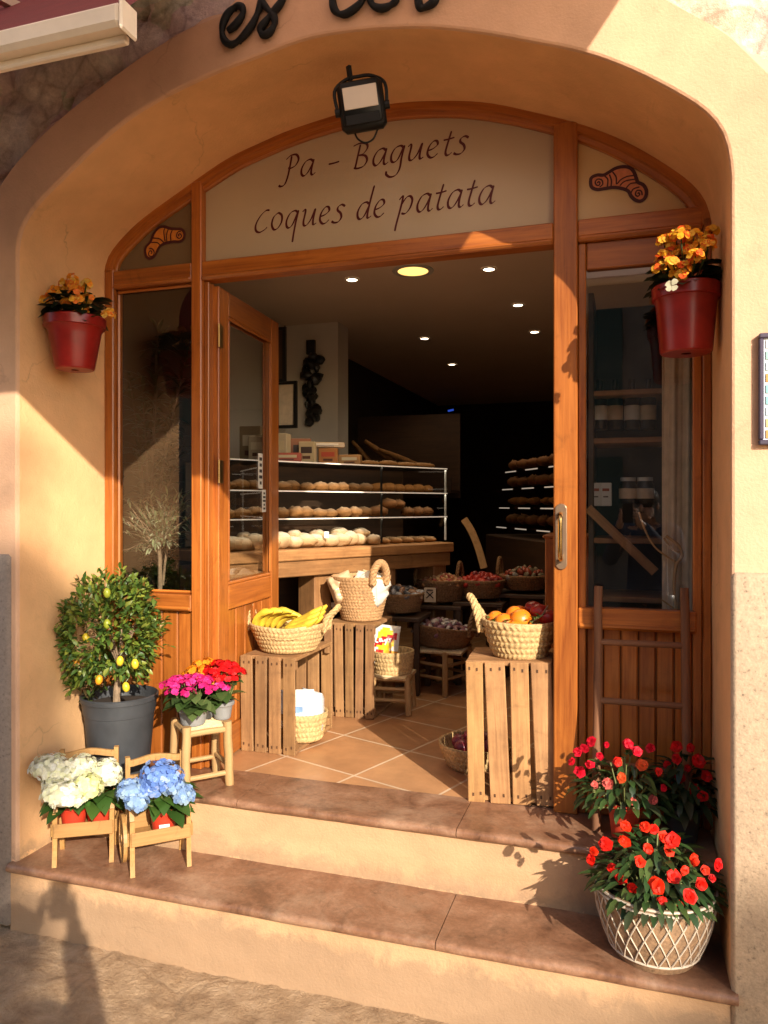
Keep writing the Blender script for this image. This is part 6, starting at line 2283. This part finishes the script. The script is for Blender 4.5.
# --- ceiling lights
def spot(px, py, r, mat, label, cat='ceiling light'):
    p = fl(px, py, CZ)
    t = thing('ceiling_spot', label, cat, (p.x, p.y, CZ), 0, 'recessed ceiling lights')
    ring = MB(); ring.lathe([(r * 1.35, -.001), (r * 1.33, -.006), (r, -.007), (r * .97, -.003)], 24); ring.build('trim_ring', M['alu'], t)
    d = MB(); d.disc((0, 0, -.0045), r * .98, 20); dd = d.build('lamp', mat, t)
    L = bpy.data.lights.new('lamp_light', 'SPOT')
    L.energy = 8 if r > .05 else 4.5
    L.color = (1, .74, .45)
    L.spot_size = R(110); L.spot_blend = .6; L.shadow_soft_size = .03
    lo = bpy.data.objects.new('lamp_light', L); col.objects.link(lo); lo.parent = t; lo.location = (0, 0, -.02)
    return t
spot(413, 270.5, .085, M['led_panel'], 'large round yellow ceiling lamp near the doorway')
for i, (x, y) in enumerate(((352, 279), (489, 268.5), (518, 304.5), (534.5, 331.5), (424.5, 338), (452, 364))):
    spot(x, y, .030, M['led_spot'], ['small recessed spotlight left of the large yellow lamp', 'small recessed spotlight right of the large yellow lamp', 'small recessed spotlight highest of the right pair', 'small recessed spotlight nearest the right door post', 'small recessed spotlight in the middle of the ceiling', 'small recessed spotlight farthest back in the ceiling'][i])
# faint blue screen at the back
b_ = at(451, 413, 6.5)
sc_ = thing('blue_screen', 'small faint blue lit screen on the dark back wall', 'screen', b_)
mb = MB(); mb.box((0, 0, 0), (.10, .02, .14), bev=.004, colour=(1, 1, 1)); mb.build('case', M['black'], sc_, smooth=False)
for z in (.03, -.03):
    mb = MB(); mb.box((0, -.012, z), (.07, .004, .022), Matrix.Rotation(R(-10), 3, 'Y'), colour=(1, 1, 1)); mb.build('lit_bar', M['blue_led'], sc_, smooth=False)

# --- behind the right pane: shelving, bottles, boxes, curtain
sv = thing('shelf_unit', 'wooden shelf unit with slanted brace behind the right window', 'shelves', (.16, .86, ZL))
mb = MB()
zs1 = [at(630, y, .86).z - ZL for y in (392, 440, 541, 600)]
for z in zs1:
    mb = MB(); mb.box((0.02, .14, z), (.62, .28, .022), bev=.003, grain=0); mb.build('shelf', M['counter'], sv, smooth=False)
for x in (-.30, .34):
    mb = MB(); mb.box((x, .14, 1.0), (.022, .28, 2.0), bev=.003, grain=2); mb.build('side', M['darkwood'], sv, smooth=False)
a, b = at(588, 508, .84) - Vector((.16, .86, ZL)), at(655, 572, .84) - Vector((.16, .86, ZL))
mb = MB(); mb.bar(a, b, .03, .035); mb.build('brace', M['counter'], sv, smooth=False)
mb = MB(); mb.box((0.02, .285, 1.0), (.62, .01, 2.0), grain=0); mb.build('back', M['black'], sv, smooth=False)
def box_item(label, px, py0, py1, Y, w, c, mat='packet'):
    a, b = at(px, py0, Y), at(px, py1, Y)
    mb = MB(); mb.box((0, 0, (a.z - b.z) / 2), (w, .06, a.z - b.z), bev=.002, colour=c)
    mb.box((0, -.0306, (a.z - b.z) * .7), (w * .6, .001, (a.z - b.z) * .12), colour=(.35, .1, .06))
    mb.box((0, -.0306, (a.z - b.z) * .4), (w * .45, .001, (a.z - b.z) * .06), colour=(.15, .12, .1))
    o = mb.build('white_box', M[mat], None, smooth=False); o.location = b
    return tag(o, label, 'box', 'white boxes behind the right window')
box_item('white box with a red mark at the left on the window shelf', 596, 483, 506, .92, .045, (.62, .60, .56))
box_item('plain white box beside the red marked one on the window shelf', 606, 483, 506, .925, .045, (.66, .65, .62))
for i, px in enumerate((628, 645)):
    b = at(px, 503, .95)
    t = thing('glass_jar', ('dark labelled jar %s on the window shelf' % ('beside the white boxes', 'next to the curtain')[i]), 'jar', b, 0, 'jars behind the right window')
    MB().lathe([(.0, 0), (.034, 0), (.036, .01), (.036, .07), (.028, .085), (.028, .09)], 20).build('body', M['black'], t)
    MB().lathe([(.0365, .018), (.0365, .06)], 20).build('label', M['cloth'], t)
    MB().lathe([(.03, .09), (.031, .092), (.031, .105), (0, .106)], 20).build('lid', M['alu'], t)
for i, px in enumerate((600, 615, 632, 648)):
    b = at(px, 430, .98)
    t = thing('bottle', 'dark bottle standing in the row on the upper window shelf', 'bottle', b, 0, 'bottles behind the right window')
    MB().lathe([(0, 0), (.03, 0), (.032, .01), (.032, .13), (.012, .17), (.012, .21), (0, .211)], 18).build('body', M['black'], t)
    MB().lathe([(.0325, .04), (.0325, .10)], 18).build('label', M['cloth'] if i % 2 else M['paper'], t)
# curtain strip
mb = MB()
c0, c1 = at(662, 500, .70), at(699, 500, .70)
nx, nz = 40, 20
V = []
for j in range(nz + 1):
    for i in range(nx + 1):
        u = i / nx
        V.append(Vector((c0.x + (c1.x - c0.x) * u, .70 + .014 * math.sin(u * 15) + .006 * math.sin(u * 33 + j * .12), 2.42 - (2.42 - 1.18) * j / nz)))
mb.add(V, [(j * (nx + 1) + i, j * (nx + 1) + i + 1, (j + 1) * (nx + 1) + i + 1, (j + 1) * (nx + 1) + i) for j in range(nz) for i in range(nx)])
o = mb.build('curtain', M['cloth'], None, angle=180)
sm_ = o.modifiers.new('thickness', 'SOLIDIFY'); sm_.thickness = .003
tag(o, 'narrow beige curtain hanging at the right of the right window', 'curtain')
# wire stand with a pale ribbon in the right window
rb = thing('dried_branch', 'pale dried bare branch with curled bark inside the right window', 'branch', at(650, 610, .66))
bp = rb.location
def loc(px, py, Y=.66): return at(px, py, Y) - bp
mb = MB()
mb.tube(spline([loc(639, 512), loc(645, 530), loc(654, 546), loc(666, 556), loc(676, 562)], 6), .0035, 6)
mb.tube(spline([loc(666, 536), loc(678, 545), loc(682, 556), loc(676, 566), loc(674, 590), loc(677, 610)], 6), .006, 6)
mb.tube(spline([loc(664, 538), loc(672, 550), loc(680, 552)], 5), .004, 6)
mb.tube([loc(662, 600), loc(678, 611)], .003, 6)
mb.build('twig', M['rustic'], rb)

# --- behind the left pane: olive tree, dark plants, curtain-like panel
ol = thing('olive_tree', 'small olive tree with pale trunk standing inside the left window', 'tree', at(160, 590, .80))
op = ol.location
mb = MB()
P = spline([Vector((0, 0, -.08)), at(160, 560, .80) - op, at(157, 535, .80) - op, at(158, 515, .8) - op], 6)
mb.tube(P, [.012 - .0065 * i / len(P) for i in range(len(P))], 8)
P2 = spline([at(163, 585, .81) - op, at(166, 556, .81) - op, at(172, 530, .81) - op], 6)
mb.tube(P2, .006, 7)
lv = MB()
for k in range(85):
    e = at(158 + random.gauss(0, 17), random.uniform(492, 552), .80 + random.uniform(-.09, .09)) - op
    s_ = at(158, 545 + random.uniform(-12, 10), .80) - op
    Pb = spline([s_, (s_ + e) / 2 + Vector((0, 0, .02)), e], 4)
    mb.tube(Pb, .0018, 5)
    for q in range(9):
        b = s_.lerp(e, .35 + .7 * q / 9)
        d = (e - s_).normalized() + rnd_dir() * .8
        lv.leaf(b, d, (0, 0, 1), random.uniform(.030, .048), .0105, .2, .2, random.choice([(.30, .34, .20), (.42, .45, .30), (.20, .25, .12)]))
mb.build('trunk', M['bark'], ol)
lv.build('crown', M['leaf'], ol, angle=180)
dp = thing('house_plant', 'tall dark leafy plant inside the left window behind the olive tree', 'plant', at(150, 600, 1.25))
dpo = dp.location
lv = MB(); mb = MB()
for k in range(16):
    e = at(random.uniform(122, 186), random.uniform(300, 560), 1.25 + random.uniform(-.1, .15)) - dpo
    P = spline([(0, 0, 0), (e.x * .4, e.y * .4, e.z * .6), e], 8)
    mb.tube(P, .004, 5)
    for i, b in enumerate(P[3:]):
        for q in range(3):
            lv.leaf(b, rnd_dir(-.4) + Vector((0, 0, .4)), (0, 0, 1), random.uniform(.07, .13), .022, .2, .5, random.choice([(.02, .035, .012), (.03, .05, .018), (.015, .025, .01)]))
mb.build('stems', M['darkwood'], dp)
lv.build('foliage', M['leaf'], dp, angle=180)
mb = MB(); pp = pot_mb(.12, .16, .30, .01, .03); o = pp.build('pot', M['grey_plastic'], dp); o.location = (0, 0, -.30)
zfloor = dpo.z - .30
ps = thing('plant_stand', 'dark stand carrying the tall house plant inside the left window', 'stand', (dpo.x, dpo.y, ZL))
hst = zfloor - ZL
mb = MB(); mb.box((0, 0, hst - .012), (.36, .36, .022), bev=.004, grain=0); mb.build('top', M['darkwood'], ps, smooth=False)
for sx in (-1, 1):
    for sy in (-1, 1):
        mb = MB(); mb.box((sx * .15, sy * .15, (hst - .025) / 2), (.03, .03, hst - .025), grain=2); mb.build('leg', M['darkwood'], ps, smooth=False)
# window shelf that carries the olive pot
ws = thing('window_shelf', 'narrow wooden shelf inside the left window under the olive tree', 'shelf', (op.x, op.y, op.z - .11))
mb = MB(); mb.box((-.10, -.02, -.015), (.46, .26, .03), bev=.004, grain=0); mb.build('board', M['counter'], ws, smooth=False)
for x in (-.28, .08):
    mb = MB(); mb.box((x, -.02, -(op.z - .11 - ZL) / 2 - .015), (.03, .2, op.z - .11 - ZL - .03), bev=.003, grain=2); mb.build('leg', M['darkwood'], ws, smooth=False)
o = pot_mb(.045, .06, .09, .004, .015).build('pot', M['light_grey_plastic'], ol); o.location = (0, 0, -.11)

# ================================================================== ACROSS THE STREET (seen in reflections, keeps the light honest)
oh = thing('opposite_house', 'shaded stone house with green shutters across the street', 'building', (-5.5, -9.0, 0))
mb = MB(); mb.box((0, -2.5, 2.6), (17, 5, 5.2), colour=(1, 1, 1)); mb.build('wall', M['rub'], oh, smooth=False)
mb = MB(); mb.box((0, -2.5, 5.3), (17.6, 5.6, .2), colour=(1, 1, 1)); mb.build('roof', M['tread'], oh, smooth=False)
for fx in range(6):
    for fz in (1.6, 3.9):
        x = -7.2 + 2.9 * fx
        mb = MB(); mb.box((x, .02, fz), (1.0, .06, 1.5), bev=.01, colour=(1, 1, 1)); wf = mb.build('window', M['black'], oh, smooth=False)
        for s in (-1, 1):
            mb = MB(); mb.box((x + s * .78, .05, fz), (.5, .05, 1.55), bev=.01, colour=(1, 1, 1)); mb.build('shutter', M['shutter'], oh, smooth=False)

# street tree to the right behind the camera: its leaves dapple the left pillar
def street_tree(label, base, top, clumps, seed):
    random.seed(seed)
    t = thing('street_tree', label, 'tree', base)
    base, top = Vector(base), Vector(top)
    mb = MB()
    P = spline([(0, 0, 0), (top - base) * .5 + Vector((.15, 0, .3)), top - base], 8)
    mb.tube(P, [.16 - .11 * i / len(P) for i in range(len(P))], 10)
    lv = MB()
    for (c, r, n) in clumps:
        c = Vector(c) - base
        s_ = P[-6]
        mb.tube(spline([s_, (s_ + c) / 2 + Vector((0, 0, .2)), c], 5), .012, 5)
        for k in range(n):
            d = rnd_dir()
            b = c + d * r * random.random() ** .5
            lv.leaf(b, rnd_dir(), rnd_dir(), random.uniform(.07, .12), .05, .2, .3, random.choice([(.04, .08, .02), (.06, .10, .03)]))
    mb.build('trunk', M['bark'], t)
    lv.build('crown', M['leaf'], t, angle=180)
    return t
def along(p, dist): return Vector(p) + tosun * dist
cl_ = []
for (p, dd, r, n) in (((-2.42, 0, 1.62), 9.5, .26, 150), ((-2.27, .05, 1.30), 10.2, .13, 190), ((-2.25, .04, .92), 9.8, .15, 330), ((-2.24, .28, 1.12), 9.6, .11, 150), ((-2.24, .10, .66), 9.4, .13, 330), ((-2.40, 0, .55), 9.2, .26, 520), ((-2.42, 0, 1.02), 9.9, .22, 360), ((-2.36, -.02, .22), 8.4, .14, 240), ((-2.16, -.10, 0), 8.7, .10, 130), ((-2.02, -.34, 0), 8.5, .13, 180),
                      ((.46, -.03, .36), 8.2, .20, 230), ((.50, -.03, .08), 8.6, .26, 330), ((.25, -.1, .0), 8.9, .22, 160)):
    cl_.append((along(p, dd * 2.1), r * 1.1, int(n * .8)))
c0_ = sum((c for c, r, n in cl_), Vector()) / len(cl_)
street_tree('slender street tree with sparse leaf clusters across the street', (c0_.x - 1.9, c0_.y - 1.6, 0), (c0_.x - 1.2, c0_.y - 1.0, c0_.z + .4), cl_, 33)
random.seed(3)

# ================================================================== THE PHOTOGRAPHER (only the cast shadow is in the picture)
ph = thing('smartphone', 'dark smartphone held up at eye height in both hands', 'phone', CAM + Vector((0, 0, 0)) - _F * .012 + Vector((0, 0, -.055)), YAW)
mb = MB(); mb.box((0, -.004, 0), (.076, .008, .152), bev=.003, colour=(1, 1, 1)); mb.build('body', M['black'], ph, smooth=False)
mb = MB(); mb.box((0, -.0085, 0), (.070, .001, .144), colour=(1, 1, 1)); mb.build('screen', M['lamp_glass'], ph, smooth=False)
def cw(r, b, z):
    """right, behind, height relative to the lens"""
    return CAM + _R * r - _F * b + Vector((0, 0, z - CAM.z))
J = {}
def V3(*a): return cw(*a)
verts = [V3(0, .50, .93), V3(0, .50, 1.15), V3(0, .49, 1.34), V3(0, .47, 1.45), V3(0, .44, 1.53), V3(0, .43, 1.62),
         V3(.19, .50, 1.40), V3(.25, .36, 1.20), V3(.055, .035, 1.515),
         V3(-.19, .50, 1.40), V3(-.25, .36, 1.20), V3(-.055, .035, 1.515),
         V3(.10, .50, .88), V3(.11, .48, .50), V3(.12, .52, .09), V3(.13, .38, .035),
         V3(-.10, .50, .88), V3(-.11, .48, .50), V3(-.12, .52, .09), V3(-.13, .38, .035)]
rad = [.14, .125, .14, .06, .055, .095, .062, .042, .028, .062, .042, .028, .09, .062, .042, .04, .09, .062, .042, .04]
edges = [(0, 1), (1, 2), (2, 3), (3, 4), (4, 5), (2, 6), (6, 7), (7, 8), (2, 9), (9, 10), (10, 11), (0, 12), (12, 13), (13, 14), (14, 15), (0, 16), (16, 17), (17, 18), (18, 19)]
me = bpy.data.meshes.new('person')
org = V3(0, .50, 0)
me.from_pydata([v - org for v in verts], edges, [])
pr = bpy.data.objects.new('person', me); col.objects.link(pr); pr.location = org
me.materials.append(M['skin'])
md = pr.modifiers.new('skin', 'SKIN')
for i, s in enumerate(me.skin_vertices[0].data):
    s.radius = (rad[i], rad[i]); s.use_root = (i == 0)
pr.modifiers.new('smooth', 'SUBSURF').levels = 1
pr.modifiers['smooth'].render_levels = 2
tag(pr, 'person in a dark jacket and trousers holding up a phone to take the photograph', 'person')
def garment(name, chains, mat):
    mb = MB()
    for pts, rr in chains:
        P = spline([Vector(p) - org for p in pts], 6)
        rs = [rr[0] + (rr[1] - rr[0]) * i / (len(P) - 1) for i in range(len(P))]
        mb.tube(P, rs, 14)
    return mb.build(name, mat, pr, angle=180)
garment('jacket', [([V3(0, .50, .86), V3(0, .50, 1.1), V3(0, .49, 1.30), V3(0, .48, 1.43)], (.165, .125)), ([V3(.10, .49, 1.38), V3(.19, .50, 1.40), V3(.25, .36, 1.20), V3(.085, .09, 1.46)], (.085, .045)), ([V3(-.10, .49, 1.38), V3(-.19, .50, 1.40), V3(-.25, .36, 1.20), V3(-.085, .09, 1.46)], (.085, .045))], M['blue_cloth'])
garment('trousers', [([V3(.09, .50, .92), V3(.11, .48, .50), V3(.12, .52, .10)], (.115, .07)), ([V3(-.09, .50, .92), V3(-.11, .48, .50), V3(-.12, .52, .10)], (.115, .07))], M['black'])
mb = MB(); mb.blob(Vector((0, 0, 0)), (.092, .108, .085), Matrix.Rotation(YAW, 3, 'Z'), 18, 12, .05); o = mb.build('hair', M['hair'], pr, angle=180); o.location = V3(0, .455, 1.675) - org
# face: nose, eyes, mouth, ears
fm = MB()
fx = lambda r, b, z: V3(r, b, z) - org
fm.blob(fx(0, .335, 1.605), (.014, .016, .022), None, 10, 8)
for s in (-1, 1):
    fm.blob(fx(s * .095, .44, 1.61), (.012, .02, .03), None, 10, 8)
fm.build('nose_and_ears', M['skin'], pr, angle=180)
fm = MB()
for s in (-1, 1):
    fm.blob(fx(s * .033, .345, 1.63), (.013, .009, .008), None, 8, 6)
fm.blob(fx(0, .345, 1.565), (.024, .008, .007), None, 8, 6)
fm.build('eyes_and_mouth', M['hair'], pr, angle=180)
for s in (-1, 1):      # hands: palm behind the phone, fingers closed on its edges
    mb = MB()
    for k in range(4):
        z = 1.525 + .021 * k
        mb.tube(spline([fx(s * .060, .045, z - .01), fx(s * .056, .020, z), fx(s * .042, .004, z + .002)], 4), [.0085 - .0004 * q for q in range(9)], 8)
    mb.tube(spline([fx(s * .060, .05, 1.505), fx(s * .050, .042, 1.535), fx(s * .034, .034, 1.555)], 4), .0095, 8)
    mb.blob(fx(s * .060, .045, 1.53), (.018, .02, .042), None, 10, 8)
    mb.build('hand', M['skin'], pr, angle=180)
for o in list(scene.objects):
    if '_used' in o: del o['_used']
